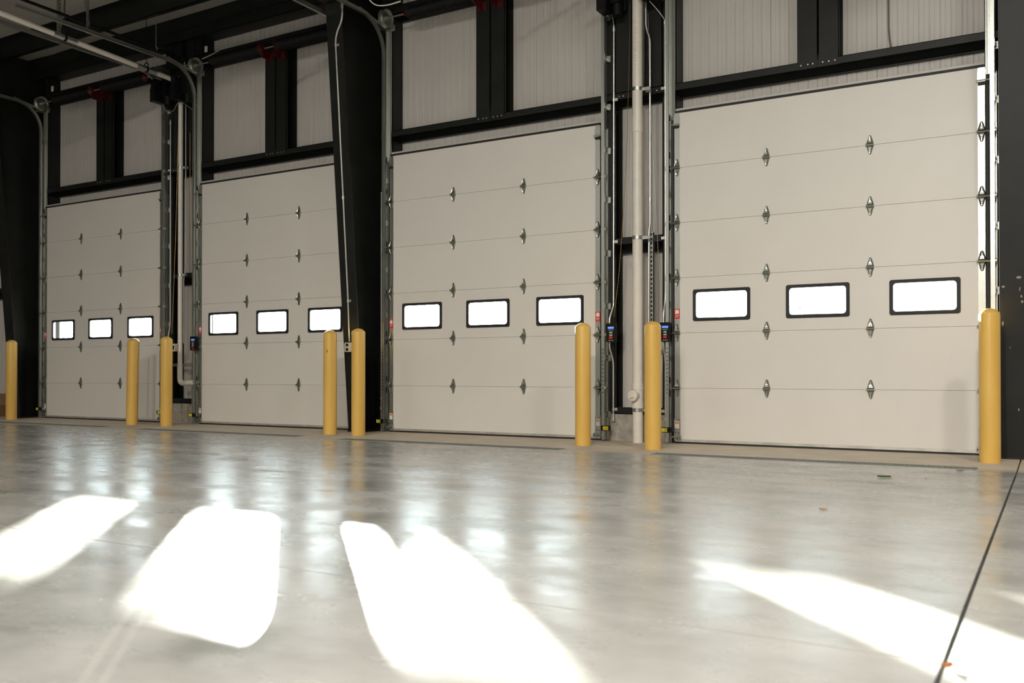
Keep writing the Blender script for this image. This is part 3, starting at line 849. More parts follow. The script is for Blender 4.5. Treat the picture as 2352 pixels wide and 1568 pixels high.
# ------------------------------------------------------------------ torsion spring shafts
SZ, SY = 5.478, -0.065
for i, dx in enumerate(DX):
    t = thing('spring_shaft', 'black spring shaft with red brackets above ' + WHICH[i], 'spring shaft', (dx, SY, SZ), 'torsion spring shafts')
    obj('shaft', MB().cyl((dx - 1.66, SY, SZ), (dx + 1.66, SY, SZ), 0.0127, 12), 'galv', t)
    for s in (-1, 1):
        sp = MB(); a, b_ = dx + s * 0.17, dx + s * 1.17
        n = 46
        prof = []
        for q in range(n):
            h0 = q / n; prof += [(0.073, (b_ - a) * h0), (0.079, (b_ - a) * (h0 + 0.5 / n))]
        prof = [(0.0, 0.0)] + prof + [(0.073, b_ - a), (0.0, b_ - a)]
        sp.lathe((a, SY, SZ), prof, 16, 'X')
        obj('torsion_spring', sp, 'black', t)
        for xx, sg in ((b_, s), ):
            obj('winding_cone', MB().lathe((xx, SY, SZ), [(0.0, 0.0), (0.062, 0.0), (0.055, sg * 0.03), (0.028, sg * 0.055), (0.028, sg * 0.075), (0.0, sg * 0.075)], 14, 'X'), 'red', t)
        obj('middle_cone', MB().lathe((dx + s * 0.17, SY, SZ), [(0.0, 0.0), (0.082, 0.0), (0.082, -s * 0.02), (0.040, -s * 0.05), (0.0, -s * 0.05)], 14, 'X'), 'red', t)
        obj('middle_bracket', MB().box(dx + s * 0.055, dx + s * 0.19, 0.048, 0.056, 5.33, 5.43).box(dx + s * 0.10, dx + s * 0.108, SY - 0.03, 0.048, 5.33, 5.52), 'red', t)
        # cable drum
        xd = dx + s * 1.51
        pr = [(0.0, -s * 0.012), (0.030, -s * 0.012), (0.034, s * 0.028), (0.094, s * 0.030), (0.104, 0.0), (0.118, 0.0), (0.118, s * 0.010), (0.098, s * 0.014)]
        for q in range(5): pr += [(0.098, s * (0.018 + q * 0.010)), (0.092, s * (0.023 + q * 0.010))]
        pr += [(0.105, s * 0.070), (0.118, s * 0.076), (0.118, s * 0.082), (0.045, s * 0.084), (0.045, s * 0.11), (0.0, s * 0.11)]
        obj('cable_drum', MB().lathe((xd, SY, SZ), pr, 24, 'X'), 'galv', t)
        obj('end_bearing', MB().box(xd + s * 0.12, xd + s * 0.126, -0.12, 0.05, 5.34, 5.56).box(xd - s * 0.02, xd + s * 0.126, 0.044, 0.05, 5.34, 5.42), 'galv', t)
        xc = dx + s * 1.553
        obj('lift_cable', MB().tube([(xc, SY - 0.0 + 0.1, SZ), (xc, -0.006, 5.2), (xc, -0.010, 0.12)], 0.0022, 6), 'cable', t)

# ------------------------------------------------------------------ bollards
def bollard_mesh():
    prof = [(0.0, 0.0), (0.0838, 0.0), (0.0850, 0.006), (0.0850, 1.262)]
    hh = 0.048; RS = (0.085 ** 2 + hh ** 2) / (2 * hh); a0 = math.asin(0.085 / RS)
    for k in range(0, 8):
        a = a0 * (1 - k / 8)
        prof.append((RS * math.sin(a) * (0.994 if k == 0 else 1), 1.315 - RS + RS * math.cos(a)))
    prof.append((0.0, 1.315))
    mb = MB().lathe((0, 0, 0), prof, 40)
    me = mesh_of('bollard', mb); me.materials.append(MAT['yellow'])
    return me
BOL = bollard_mesh()
bl = [(-14.926, -0.704, 'yellow bollard in front of the far left column', 0, 1.335),
      (-11.847, -0.704, 'slightly leaning yellow bollard at the right edge of the far left door', 0.020, 1.304),
      (-11.119, -0.673, 'yellow bollard beside the small white drain pipe, left of the second door', 0, 1.316),
      (-7.826, -0.851, 'yellow bollard with a dark scuff, just left of the middle black column', 0, 1.324),
      (-7.360, -0.859, 'yellow bollard standing right against the middle black column', 0, 1.334),
      (-4.276, -0.873, 'yellow bollard at the right edge of the third door', 0, 1.316),
      (-3.448, -0.969, 'yellow bollard right of the tall white drain pipe', 0, 1.305),
      (-0.434, -0.818, 'tallest looking yellow bollard, at the right edge of the photo', 0, 1.336)]
BOLPOS = []
for x, y, lab, tilt, h in bl:
    d = Vector((x, y + CAM_D, 0)).normalized() * 0.085
    o = bpy.data.objects.new('bollard', BOL); C.objects.link(o)
    o.location = (x + d.x, y + d.y, 0); o.scale = (1, 1, h / 1.315)
    if tilt: o.rotation_euler = (0, tilt, 0)
    tag(o, lab, 'bollard', 'yellow safety bollards')
    ORG[o] = Vector(o.location); BOLPOS.append(o)
# scuff on the fourth bollard, chipped cap edge on the last
o = BOLPOS[3]; c = o.location
th = math.atan2(-CAM_D - c.y, 0 - c.x)
sc_ = MB()
for q in range(6):
    a0 = th - 0.55 + q * 0.03
    r_ = 0.0856
    z0 = 1.03 + 0.012 * (q % 3) - 0.004 * q
    sc_.add([(r_ * math.cos(a0), r_ * math.sin(a0), z0), (r_ * math.cos(a0 + 0.05), r_ * math.sin(a0 + 0.05), z0 + 0.005), (r_ * math.cos(a0 + 0.05), r_ * math.sin(a0 + 0.05), z0 + 0.032), (r_ * math.cos(a0), r_ * math.sin(a0), z0 + 0.025)], [(0, 1, 2, 3)])
me = mesh_of('scuff_mark', sc_, smooth=False); me.materials.append(MAT['carddark'])
so = bpy.data.objects.new('scuff_mark', me); C.objects.link(so); so.parent = o
so['label'] = 'dark scuff mark'
o = BOLPOS[7]; c = o.location
th = math.atan2(-CAM_D - c.y, 0 - c.x)
lip = MB()
for q in range(22):
    a0 = th - 0.75 + q * 0.055; a1 = a0 + 0.055
    z = lambda k: 1.262 - 0.010 * abs(math.sin(k * 0.55)) * (1 if 6 < k < 18 else 0.3)
    r_ = 0.0862
    lip.add([(r_ * math.cos(a0), r_ * math.sin(a0), z(q)), (r_ * math.cos(a1), r_ * math.sin(a1), z(q + 1)), (0.0851 * math.cos(a1), 0.0851 * math.sin(a1), 1.273), (0.0851 * math.cos(a0), 0.0851 * math.sin(a0), 1.273)], [(0, 1, 2, 3)])
me = mesh_of('cap_edge', lip); me.materials.append(MAT['yellow'])
so = bpy.data.objects.new('cap_edge', me); C.objects.link(so); so.parent = o
so['label'] = 'ragged lower edge of the yellow cap'

# ------------------------------------------------------------------ trench drains
def grate_mesh(w, d):
    mb = MB(); t = -0.022
    mb.box(0, w, 0, 0.018, t, 0.003); mb.box(0, w, d - 0.018, d, t, 0.003)
    r = (d - 0.036)
    mb.box(0, w, 0.018 + r * 0.32, 0.018 + r * 0.36, t, 0.0025); mb.box(0, w, 0.018 + r * 0.64, 0.018 + r * 0.68, t, 0.0025)
    n = round(w / 0.042); p = w / n
    for k in range(n + 1):
        x = k * p
        mb.box(max(0, x - p * 0.22), min(w, x + p * 0.22), 0.018, d - 0.018, t, 0.002)
    me = mesh_of('grate', mb, smooth=False); me.materials.append(MAT['grate'])
    return me
for i, (x0, x1, y0, y1) in enumerate(DRAINS):
    t = thing('trench_drain', 'long slotted grey trench drain in the floor before ' + WHICH[i], 'drain', (x0, y0, 0), 'floor trench drains')
    n = 6; w = (x1 - x0) / n
    gm = grate_mesh(w - 0.003, y1 - y0 - 0.006)
    for k in range(n): share('grate', gm, t, (x0 + k * w + 0.0015, y0 + 0.003, 0))
    obj('channel', MB().box(x0 + 0.001, x1 - 0.001, y0 + 0.001, y1 - 0.001, -0.158, -0.13), 'pit', t)

# ------------------------------------------------------------------ drain pipes
def pipe_strap(x, y, z, r, t, name='pipe_strap'):
    mb = MB().lathe((x, y, z - 0.02), [(r + 0.001, 0), (r + 0.004, 0), (r + 0.004, 0.04), (r + 0.001, 0.04), (r + 0.001, 0)], 24)
    mb.box(x + r, x + r + 0.09, y + 0.01, y + 0.018, z - 0.018, z + 0.018)
    return obj(name, mb, 'galv', t)
px, py, R = -3.965, -0.115, 0.0572
t = thing('drain_pipe', 'tall white plastic roof drain pipe standing between the two right doors', 'pipe', (px, py, 0))
obj('pipe', MB().cyl((px, py, 0), (px, py, 6.3), R, 32), 'pvc', t)
obj('coupling', MB().lathe((px, py, 3.47), [(R, 0), (R + 0.006, 0), (R + 0.006, 0.19), (R, 0.19)], 32), 'pvc', t)
cl = obj('cleanout_tee', MB().lathe((px, py, 0.385), [(R, 0), (R + 0.009, 0), (R + 0.009, 0.075), (R + 0.005, 0.08), (R + 0.005, 0.20), (R + 0.009, 0.205), (R + 0.009, 0.275), (R, 0.275)], 32), 'pvc', t)
dd = Vector((-0.16, -1, 0)).normalized()
ca = Vector((px, py, 0.525))
obj('branch', MB().cyl(ca, ca + dd * 0.10, 0.052, 24).cyl(ca + dd * 0.085, ca + dd * 0.115, 0.061, 24), 'pvc', cl)
pl = MB().cyl(ca + dd * 0.112, ca + dd * 0.121, 0.050, 24)
u_ = Vector((0, 0, 1)); s_ = dd.cross(u_)
q0 = ca + dd * 0.12
ang = math.radians(32)
cs = [q0 + (s_ * math.cos(ang + k * PI / 2) + u_ * math.sin(ang + k * PI / 2)) * 0.034 for k in range(4)]
pl.add([*cs, *[p + dd * 0.02 for p in cs]], [(0, 1, 2, 3), (4, 7, 6, 5), (0, 4, 5, 1), (1, 5, 6, 2), (2, 6, 7, 3), (3, 7, 4, 0)])
obj('cleanout_plug', pl, 'pvc', cl)
for z in (0.385 - 0.02, 2.29, 3.955): pipe_strap(px, py, z, R, t)
pm = MB()
random.seed(11)
for q in range(26):
    if q % 4 == 3: continue
    a = math.radians(-92); zz = 4.05 + q * 0.026 + random.uniform(0, 0.008)
    r_ = R + 0.0004
    pm.add([(px + r_ * math.cos(a + d), py + r_ * math.sin(a + d), zz + e_) for d, e_ in ((-0.05, 0), (0.06, 0), (0.06, 0.009), (-0.05, 0.009))], [(0, 1, 2, 3)])
obj('printed_marks', pm, 'carddark', t)['kind'] = 'stuff'

px, py, R = -11.565, -0.06, 0.037
t = thing('drain_pipe', 'slim white plastic drain line crossing under the roof and dropping between the two left doors', 'pipe', (px, py, 0.6))
run = [(px, -4.6, 5.455), (px, py, 5.27), (px, py, 0.62), (px + 0.29, py, 0.635)]
obj('pipe', MB().tube(fillet(run, 0.09, 6), R, 16), 'pvc', t)
obj('elbow', MB().tube(fillet([(px, py, 0.80), (px, py, 0.62), (px + 0.17, py, 0.628)], 0.10, 8), R + 0.005, 16), 'pvc', t)
obj('coupling', MB().cyl((px, py, 0.80), (px, py, 0.88), R + 0.005, 18), 'pvc', t)
for yy in (-0.69, -2.0):
    zz = 5.27 - (yy - py) * 0.0408
    wr = MB().cyl((px, yy - 0.17, zz + 0.007), (px, yy + 0.17, zz - 0.007), R + 0.004, 16)
    hw_ = obj('saddle', wr, 'galv', t)
    hg = MB().lathe((px, yy - 0.015, zz), [(R + 0.006, 0), (R + 0.011, 0), (R + 0.011, 0.03), (R + 0.006, 0.03), (R + 0.006, 0)], 20, 'Y')
    pts = [(px + 0.045 * math.cos(math.radians(a)), yy, zz + 0.045 + 0.05 * math.sin(math.radians(a))) for a in range(0, 181, 20)]
    hg.tube(pts, 0.008, 6)
    hg.cyl((px, yy, zz + 0.09), (px, yy, ROOF(yy) - 0.19 if yy > -1 else ROOF(yy)), 0.005, 6)
    obj('clevis_hanger', hg, 'black', t)
pipe_strap(px, py, 2.29, R, t); pipe_strap(px, py, 3.95, R, t)
bp_ = [(-11.4, 0.05, 5.575), (-11.4, -3.6, 5.60)]
t = thing('gas_pipe', 'thin black pipe under the roof above the slim white drain line', 'pipe', (-11.4, 0, 5.57))
obj('pipe', MB().tube(bp_, 0.021, 10), 'black', t)
for yy in (-0.65, -2.9):
    obj('hanger_rod', MB().cyl((-11.4, yy, 5.60), (-11.4, yy, ROOF(yy) - (0.20 if yy > -1 else 0)), 0.005, 6).lathe((-11.4, yy - 0.012, 5.588), [(0.022, 0), (0.027, 0), (0.027, 0.024), (0.022, 0.024)], 14, 'Y'), 'galv', t)

# ------------------------------------------------------------------ conduits
def conduit(label, pts, r=0.0105, clips=(), group='electrical conduits', fit_=(), name='conduit'):
    t = thing(name, label, 'conduit', pts[-1], group)
    obj('tube', MB().tube(fillet(pts, 0.12, 6), r, 10), 'conduit', t)
    for cx_, cy_, cz_, sg in clips:
        obj('clip', MB().cyl((cx_, cy_, cz_ - 0.014), (cx_, cy_, cz_ + 0.014), r + 0.004, 10).box(cx_, cx_ + sg * 0.05, cy_, cy_ + 0.010, cz_ - 0.016, cz_ + 0.016), 'boltmat', t)
    for p in fit_:
        obj('fitting', MB().cyl((p[0], p[1], p[2] - 0.022), (p[0], p[1], p[2] + 0.022), r + 0.006, 10), 'boltmat', t)
    return t
conduit('thin conduit beside the third door, dropping to its black control panel', [(-4.315, 0.03, 4.79), (-4.322, 0.03, 1.62), (-4.322, 0.03, 1.56), (-4.345, -0.035, 1.40), (-4.345, -0.035, 1.34)],
        clips=[(-4.318, 0.03, 3.93, 1), (-4.32, 0.03, 2.29, 1)], fit_=[(-4.315, 0.03, 4.74)])
conduit('short conduit below the control panel of the third door', [(-4.345, -0.035, 1.14), (-4.345, -0.035, 1.06), (-4.326, 0.03, 0.92), (-4.326, 0.03, 0.235)],
        clips=[(-4.326, 0.03, 0.36, 1)], fit_=[(-4.326, 0.03, 0.245)])
conduit('thin conduit left of the right-hand door, dropping to its control panel', [(-3.692, 0.03, 4.72), (-3.692, 0.03, 1.60), (-3.690, -0.03, 1.45), (-3.690, -0.03, 1.33)],
        clips=[(-3.692, 0.03, 3.97, -1), (-3.692, 0.03, 2.29, -1)], fit_=[(-3.692, 0.03, 4.70)])
conduit('short conduit below the control panel of the right-hand door', [(-3.690, -0.03, 1.14), (-3.690, -0.03, 1.06), (-3.692, 0.03, 0.92), (-3.692, 0.03, 0.25)],
        clips=[(-3.692, 0.03, 0.35, -1)], fit_=[(-3.692, 0.03, 0.262)])
conduit('bent conduit right of the tall white drain pipe', [(-3.905, -0.02, 5.2), (-3.900, -0.02, 4.66), (-3.852, -0.02, 4.54), (-3.853, -0.02, 2.45), (-3.866, -0.02, 2.38), (-3.872, -0.02, 1.22)],
        r=0.0115, clips=[(-3.855, -0.02, 3.955, -1)], fit_=[(-3.853, -0.02, 2.72)])
conduit('thin conduit left of the slim white drain pipe, right of the far left door', [(-11.875, 0.0, 4.75), (-11.868, 0.0, 1.52), (-11.91, 0.0, 1.36), (-11.91, 0.0, 1.10)],
        clips=[(-11.873, 0.0, 3.96, -1)], fit_=[(-11.875, 0.0, 4.70)])
conduit('conduit right of the slim white drain pipe ending at a metal box', [(-11.548, 0.02, 4.95), (-11.540, 0.02, 2.40), (-11.560, 0.0, 2.25), (-11.560, 0.0, 1.24)],
        clips=[(-11.545, 0.02, 3.96, 1)])
yc = lambda z: -0.27 - 0.0835 * z - 0.014
conduit('pale conduit running up the face of the middle black column', [(-7.735, yc(5.50), 5.50), (-7.735, yc(5.29), 5.29), (-7.871, yc(5.10), 5.10), (-7.876, yc(4.3), 4.3), (-7.893, yc(1.78), 1.78), (-7.907, yc(1.19), 1.19)],
        r=0.0125, clips=[(-7.872, yc(4.98), 4.98, 1), (-7.897, yc(1.72), 1.72, 1)], fit_=[(-7.735, yc(5.44), 5.44), (-7.886, yc(3.05), 3.05)])
conduit('thin conduit right of the middle column ending above a yellow photo eye', [(-7.70, 0.02, 3.2), (-7.70, 0.02, 0.30)], r=0.009, clips=[(-7.70, 0.02, 0.44, 1)], fit_=[(-7.70, 0.02, 0.31)])
# outlet box on the middle column
bx, bz = -7.905, 1.115; by = yc(bz) + 0.014
t = thing('outlet_box', 'square metal outlet box on the middle black column with two dark sockets', 'outlet', (bx, by, bz))
obj('box', MB().prism(rrect(bx, bz, 0.115, 0.118, 0.012, 3), by - 0.052, by - 0.0), 'box', t)
obj('cover', MB().prism(rrect(bx, bz, 0.120, 0.122, 0.012, 3), by - 0.056, by - 0.052), 'box', t)
for dz in (-0.030, 0.030):
    obj('socket', MB().cyl((bx - 0.012, by - 0.060, bz + dz), (bx - 0.012, by - 0.055, bz + dz), 0.020, 16), 'black', t)
# second box by the slim pipe
bx, by, bz = -11.590, -0.125, 1.17
t = thing('outlet_box', 'small metal switch box in front of the slim white drain pipe', 'outlet', (bx, by, bz))
obj('box', MB().prism(rrect(bx, bz, 0.072, 0.118, 0.010, 3), by - 0.04, by + 0.02), 'box', t)
obj('socket', MB().prism(rrect(bx, bz, 0.030, 0.062, 0.006, 3), by - 0.044, by - 0.04), 'black', t)

# slotted strut right of the tall pipe, strut frame by the slim pipe
def strut_v(x, y, z0, z1, w=0.041):
    mb = MB()
    n = int((z1 - z0) / 0.05); p = (z1 - z0) / n
    mb.box(x - w / 2, x - w / 2 + 0.012, y, y + 0.003, z0, z1); mb.box(x + w / 2 - 0.012, x + w / 2, y, y + 0.003, z0, z1)
    for k in range(n + 1):
        z = z0 + k * p
        mb.box(x - w / 2 + 0.012, x + w / 2 - 0.012, y, y + 0.003, max(z0, z - 0.010), min(z1, z + 0.010))
    mb.box(x - w / 2, x - w / 2 + 0.003, y, y + 0.041, z0, z1); mb.box(x + w / 2 - 0.003, x + w / 2, y, y + 0.041, z0, z1)
    return mb
t = thing('strut_channel', 'vertical slotted strut channel right of the tall white drain pipe', 'strut', (-3.846, 0.0, 1.0))
obj('channel', strut_v(-3.846, 0.0, 0.95, 2.36), 'galv', t)
obj('backing', MB().box(-3.866, -3.826, 0.022, 0.036, 0.95, 2.36), 'rub', t)
obj('standoff', MB().box(-3.866, -3.826, 0.041, 0.058, 2.20, 2.32).box(-3.866, -3.826, 0.041, 0.276, 1.0, 1.04), 'galv', t)
t = thing('strut_support', 'slotted strut frame around the bend of the slim white drain pipe', 'strut', (-11.5, 0.0, 0.32))
hz = MB(); x0, x1 = -11.86, -11.33
n = 11; p = (x1 - x0) / n
hz.box(x0, x1, 0.0, 0.003, 0.885, 0.897).box(x0, x1, 0.0, 0.003, 0.914, 0.926)
for k in range(n + 1): hz.box(max(x0, x0 + k * p - 0.010), min(x1, x0 + k * p + 0.010), 0.0, 0.003, 0.897, 0.914)
hz.box(x0, x1, 0.0, 0.041, 0.885, 0.888).box(x0, x1, 0.0, 0.041, 0.923, 0.926)
obj('rail', hz, 'galv', t)
obj('post', MB().box(-11.365, -11.345, 0.0, 0.04, 0.32, 0.885), 'steel', t)
obj('foot', MB().box(-11.40, -11.33, 0.0, 0.05, 0.30, 0.32).box(-11.86, -11.84, 0.0, 0.055, 0.385, 0.885), 'steel', t)

# ------------------------------------------------------------------ control panels
def control(x, y, z, i, group=None):
    t = thing('control_panel', 'black control panel with blue screen beside ' + WHICH[i], 'control panel', (x, y, z), 'door control panels')
    w, h = 0.112, 0.208
    obj('case', MB().prism(rrect(x, z, w, h, 0.008, 3), y - 0.055, y).ring(rrect(x, z, w + 0.006, h + 0.006, 0.010, 3), rrect(x, z, w - 0.012, h - 0.012, 0.006, 3), y - 0.060, y - 0.050), 'black', t)
    obj('screen', MB().box(x - 0.036, x + 0.036, y - 0.058, y - 0.055, z + 0.045, z + 0.068), 'screen', t)
    for zz in (z + 0.002, z - 0.028):
        obj('grey_button', MB().box(x - 0.018, x + 0.018, y - 0.060, y - 0.055, zz - 0.009, zz + 0.009), 'greybutton', t)
    obj('stop_button', MB().box(x - 0.020, x + 0.020, y - 0.062, y - 0.055, z - 0.068, z - 0.044), 'redbutton', t)
    ln_ = MB()
    for q in range(8): ln_.box(x - 0.030 + q * 0.008, x - 0.025 + q * 0.008, y - 0.0556, y - 0.0549, z - 0.090, z - 0.086)
    for q in range(7): ln_.box(x - 0.030 + q * 0.009, x - 0.024 + q * 0.009, y - 0.0556, y - 0.0549, z + 0.028, z + 0.033)
    obj('lettering', ln_, 'whitelabel', t)['kind'] = 'stuff'
    obj('bracket', MB().box(x - 0.02, x + 0.02, y, 0.056, z - 0.05, z - 0.03), 'steel', t)
    return t
control(-4.305, -0.03, 1.237, 2)
control(-3.652, -0.03, 1.230, 3)
control(-11.250, -0.03, 1.23, 1)

# ------------------------------------------------------------------ photo eyes
for x, z, s, w_ in [(-15.173, 0.156, 1, 'left of the far left door'), (-12.001, 0.165, -1, 'right of the far left door behind a bollard'), (-11.285, 0.139, 1, 'left of the second door above the curb'),
                    (-7.654, 0.141, 1, 'between the middle column and the third door'), (-4.365, 0.147, -1, 'right of the third door'), (-3.656, 0.149, 1, 'left of the right-hand door')]:
    t = thing('photo_eye', 'small black photo eye with yellow label ' + w_, 'sensor', (x, -0.08, z), 'photo eye sensors')
    obj('housing', MB().prism(rrect(x + s * 0.012, z, 0.105, 0.056, 0.010, 3), -0.095, -0.05), 'black', t)
    obj('yellow_face', MB().box(x - 0.036, x + 0.030, -0.098, -0.095, z - 0.021, z + 0.021), 'yellowface', t)
    obj('lens', MB().cyl((x + 0.008, -0.100, z), (x + 0.008, -0.098, z), 0.006, 10), 'redbutton', t)
    xb = x + s * 0.05
    obj('bracket', MB().box(xb, xb + s * 0.004, -0.07, 0.06, z - 0.02, z + 0.02).box(xb, xb + s * 0.05, 0.052, 0.056, z - 0.02, z + 0.02), 'galv', t)

# ------------------------------------------------------------------ door operators
def operator(x, z0, i, sd):
    t = thing('door_operator', 'black motor operator at the ' + sd + ' top corner of ' + WHICH[i], 'motor', (x, -0.15, z0), 'door operators')
    obj('motor_case', MB().box(x - 0.055, x + 0.055, -0.30, -0.105, z0, z0 + 0.20).box(x - 0.048, x + 0.048, -0.29, -0.115, z0 + 0.20, z0 + 0.345), 'black', t)
    obj('gear_head', MB().box(x + 0.04, x + 0.07, -0.25, -0.11, z0 + 0.12, z0 + 0.30).box(x + 0.06, x + 0.17, -0.18, -0.02, z0 + 0.10, z0 + 0.42).cyl((x + 0.115, -0.10, z0 - 0.03), (x + 0.115, -0.10, z0 + 0.10), 0.062, 18), 'black', t)
    obj('mounting_plate', MB().box(x + 0.06, x + 0.18, -0.02, 0.05, z0 + 0.05, z0 + 0.36), 'steel', t)
    obj('output_shaft', MB().cyl((x - 0.02, SY, z0 + 0.40), (x + 0.10, SY, z0 + 0.40), 0.010, 8).cyl((x + 0.0, -0.225, z0 + 0.335), (x + 0.06, -0.225, z0 + 0.345), 0.006, 6), 'boltmat', t)
    return t
operator(-11.925, 4.975, 0, 'right')
operator(-11.470, 4.945, 1, 'left')
operator(-4.330, 4.865, 2, 'right')
operator(-3.835, 4.930, 3, 'left')
t = thing('chain_wheel', 'small dark hand chain wheel above the operator left of the second door', 'wheel', (-11.373, -0.15, 5.38))
obj('wheel', MB().lathe((-11.373, -0.15, 5.53), [(0, 0), (0.055, 0), (0.07, 0.012), (0.055, 0.024), (0.055, 0.05), (0, 0.05)], 18), 'black', t)
obj('stem', MB().cyl((-11.373, -0.15, 5.33), (-11.373, -0.15, 5.53), 0.012, 8).cyl((-11.43, -0.15, 5.47), (-11.31, -0.15, 5.47), 0.008, 6), 'boltmat', t)
# release chains
def chain(label, pts, mat, r=0.0035):
    P = fillet(pts, 0.3, 5)
    Q = [P[0]]
    for a, b_ in zip(P, P[1:]):
        n = max(1, int((b_ - a).length / 0.018))
        Q += [a.lerp(b_, (k + 1) / n) for k in range(n)]
    return tag(obj('pull_chain', MB().tube(Q, lambda i: r * (1.25 if i % 2 else 0.6), 5), mat, org=pts[-1]), label, 'chain', 'operator pull chains')
chain('brass pull chain hanging left of the tall white drain pipe', [(-4.11, 0.02, 5.0), (-4.11, 0.0, 4.4), (-4.15, 0.0, 3.1), (-4.24, 0.0, 1.9), (-4.30, -0.01, 1.42)], 'brass')
chain('grey pull chain hanging right of the tall white drain pipe', [(-3.90, 0.035, 4.9), (-3.885, 0.035, 4.2), (-3.83, 0.035, 3.0), (-3.77, 0.035, 2.0), (-3.73, 0.02, 1.42)], 'conduit', 0.0026)
chain('brass pull chain hanging left of the slim white drain pipe', [(-11.72, 0.03, 4.9), (-11.725, 0.02, 4.3), (-11.77, 0.02, 2.9), (-11.85, 0.02, 1.4)], 'brass')
chain('orange brown pull cord hanging right of the slim white drain pipe', [(-11.46, 0.03, 4.5), (-11.46, 0.03, 3.8), (-11.43, 0.03, 3.0), (-11.315, 0.02, 1.36)], 'brass', 0.003)
# flexible whips below the operators
def whip(label, pts, mat='cable', r=0.006):
    return tag(obj('flexible_cable', MB().tube(fillet(pts, 0.2, 6), r, 7), mat, org=pts[0]), label, 'cable', 'loose flexible cables')
whip('pale flexible cable looping below the operator of the far left door', [(-11.90, -0.12, 4.97), (-11.85, -0.10, 4.84), (-11.70, -0.09, 4.83), (-11.60, -0.11, 4.92), (-11.54, -0.12, 4.95)], 'conduit', 0.005)
whip('pale flexible cable from the second operator to the left track of the second door', [(-11.50, -0.10, 4.95), (-11.42, -0.09, 4.90), (-11.28, -0.06, 4.80)], 'conduit', 0.005)
whip('pale flexible cable above the conduit of the third door', [(-4.345, -0.05, 4.98), (-4.325, 0.02, 4.88), (-4.315, 0.03, 4.79)], 'conduit', 0.005)
whip('pale flexible cable slanting down to the conduit left of the right-hand door', [(-3.86, -0.06, 4.97), (-3.76, 0.0, 4.84), (-3.692, 0.03, 4.73)], 'conduit', 0.005)
whip('grey cable hanging on the ribbed wall above the right-hand door', [(-1.40, 0.262, 5.44), (-1.385, 0.262, 4.5), (-1.385, 0.262, 4.22), (-1.355, 0.262, 4.02)], 'cable', 0.009)
whip('pale cable arching over the spring shaft of the second door', [(-11.08, -0.07, 5.55), (-10.95, -0.02, 5.60), (-10.72, 0.03, 5.69), (-10.40, 0.04, 5.69)], 'conduit', 0.005)
whip('dark conduit arching in front of the girt left of the third door', [(-7.745, -0.30, 5.78), (-7.65, -0.20, 5.62), (-7.53, -0.10, 5.63), (-7.35, -0.02, 5.68)], 'conduit', 0.011)
for x, w_ in ((-11.133, 'above the left edge of the second door'), (-15.001, 'above the left edge of the far left door')):
    tag(obj('white_tag', MB().box(x - 0.028, x + 0.028, 0.046, 0.055, 5.70, 5.79), 'whitelabel', org=(x, 0.05, 5.74)), 'small white tag on the black jamb ' + w_, 'tag', 'white tags on jambs')

# ------------------------------------------------------------------ boxes and litter
def carton(cx, cy, z0, w, d, h, mat, label):
    t = thing('cardboard_box', label, 'box', (cx, cy, z0))
    mb = MB().box(cx - w / 2, cx + w / 2, cy - d / 2, cy + d / 2, z0, z0 + h)
    mb.box(cx - w / 2, cx - 0.002, cy - d / 2 - 0.001, cy + d / 2 + 0.001, z0 + h, z0 + h + 0.004).box(cx + 0.002, cx + w / 2, cy - d / 2 - 0.001, cy + d / 2 + 0.001, z0 + h, z0 + h + 0.004)
    obj('carton', mb, mat, t)
    return t
t = carton(-16.45, -0.15, 0.0, 0.46, 0.36, 0.20, 'carddark', 'dark brown cardboard box on the floor at the left edge, under another box')
obj('yellow_sticker', MB().box(-16.32, -16.25, -0.3325, -0.331, 0.03, 0.13), 'yellowface', t)
t = carton(-16.45, -0.15, 0.2045, 0.42, 0.34, 0.20, 'card', 'brown cardboard box with a white label, upper of two at the left edge')
lb = obj('shipping_label', MB().box(-16.39, -16.31, -0.3225, -0.321, 0.235, 0.375), 'whitelabel', t)
tx = MB()
for q in range(5): tx.box(-16.38, -16.33 - 0.006 * (q % 2), -0.3235, -0.3226, 0.25 + q * 0.022, 0.258 + q * 0.022)
obj('label_print', tx, 'black', lb)['kind'] = 'stuff'
def leaf(x, y, L, mat, label, rot, curl=0.25):
    mb = MB(); n = 6; vs = []; fs = []
    for k in range(n + 1):
        t_ = k / n; w = 0.34 * L * math.sin(PI * min(1, t_ * 0.96 + 0.02)) ** 0.8 + 0.001
        z = 0.004 + curl * L * (t_ - 0.5) ** 2
        for s in (-1, 0, 1): vs.append((L * (t_ - 0.5), s * w, z + (0.10 * L if s else 0) * abs(s)))
    for k in range(n):
        for c_ in range(2): fs.append((k * 3 + c_, k * 3 + c_ + 1, k * 3 + c_ + 4, k * 3 + c_ + 3))
    mb.add(vs, fs)
    o = obj('leaf', mb, mat, org=(0, 0, 0)); o.location = (x, y, FZ(y)); o.rotation_euler = (0, 0, rot)
    return tag(o, label, 'leaf', 'dry leaves on the floor')
leaf(-1.034, -2.56, 0.09, 'greenleaf', 'green leaf on the floor before the right-hand door', 0.3, 0.1)
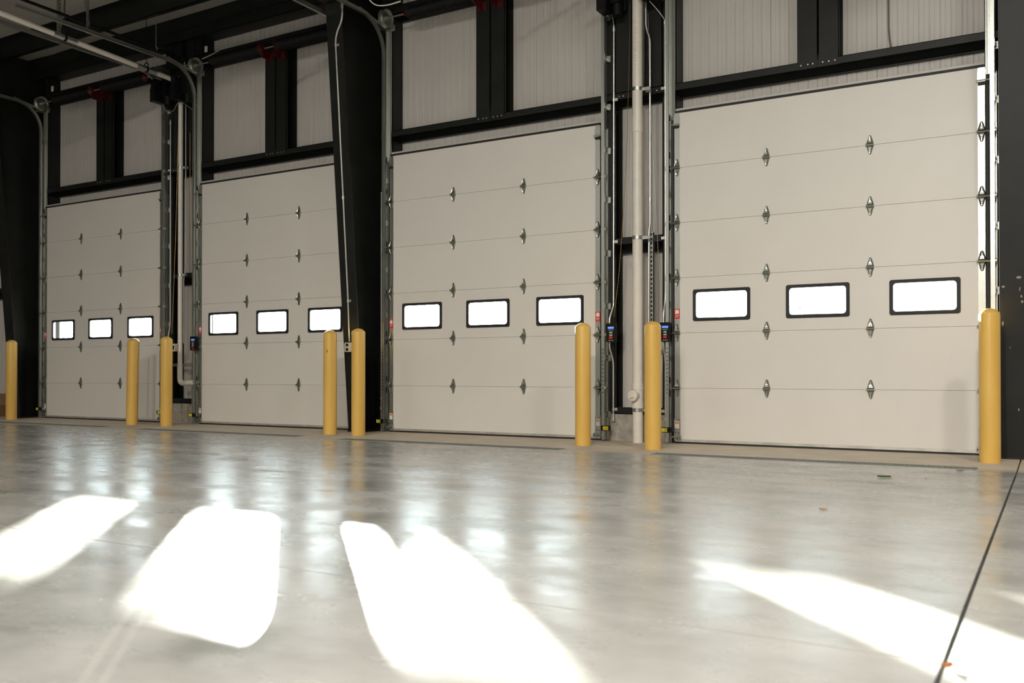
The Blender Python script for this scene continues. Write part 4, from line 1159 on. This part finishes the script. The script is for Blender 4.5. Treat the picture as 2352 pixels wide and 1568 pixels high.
leaf(-1.00, -2.52, 0.06, 'tanleaf', 'pale crumpled leaf touching the green leaf', 1.1, 0.3)
leaf(-1.032, -4.64, 0.045, 'tanleaf', 'tiny tan leaf alone in the middle of the right floor', 0.5, 0.3)
leaf(-0.206, -7.33, 0.040, 'brownleaf', 'brown curled leaf lying in the floor joint at the lower right', 1.0, 0.8)
leaf(-0.602, -1.68, 0.05, 'brownleaf', 'dark scrap of leaf just before the right end of the drain', -0.1, 0.1)
leaf(-0.76, -2.50, 0.022, 'brownleaf', 'dark crumb right of the green leaf', 0.8, 0.2)

# ------------------------------------------------------------------ outdoors seen through the panes
tag(obj('ground', MB().box(-130, 90, 0.37, 160, -0.32, -0.06), 'asphalt'), 'pale paved yard outside the doors', None, None, 'structure')
random.seed(5)
def tree(x, y, h, w, label):
    t = thing('tree', label, 'tree', (x, y, -0.06), 'trees outside')
    obj('trunk', MB().cyl((x, y, -0.06), (x, y, h * 0.55), 0.16, 8, 0.08), 'bark', t)
    mb = MB()
    for k in range(900):
        a = random.uniform(0, 2 * PI); c_ = random.uniform(-1, 1); r_ = random.random() ** 0.4
        px_ = x + w * r_ * math.cos(a) * math.sqrt(1 - c_ * c_); py_ = y + w * r_ * math.sin(a) * math.sqrt(1 - c_ * c_); pz_ = h * 0.62 + h * 0.38 * r_ * c_
        sz = random.uniform(0.10, 0.22)
        u_ = Vector((random.gauss(0, 1), random.gauss(0, 1), random.gauss(0, 1))).normalized(); v_ = u_.orthogonal().normalized()
        p_ = Vector((px_, py_, pz_))
        mb.add([p_ - u_ * sz, p_ + v_ * sz * 0.6, p_ + u_ * sz, p_ - v_ * sz * 0.6], [(0, 1, 2, 3)])
    obj('crown', mb, 'foliage', t, smooth=False)
tree(-11.7, 42.0, 4.85, 1.3, 'bushy tree seen through the middle pane of the right-hand door')
tree(-17.4, 42.0, 4.55, 1.5, 'bushy tree seen through the left pane of the right-hand door')
tree(-71.5, 38.0, 4.3, 3.0, 'bushy tree seen through the left pane of the far left door')
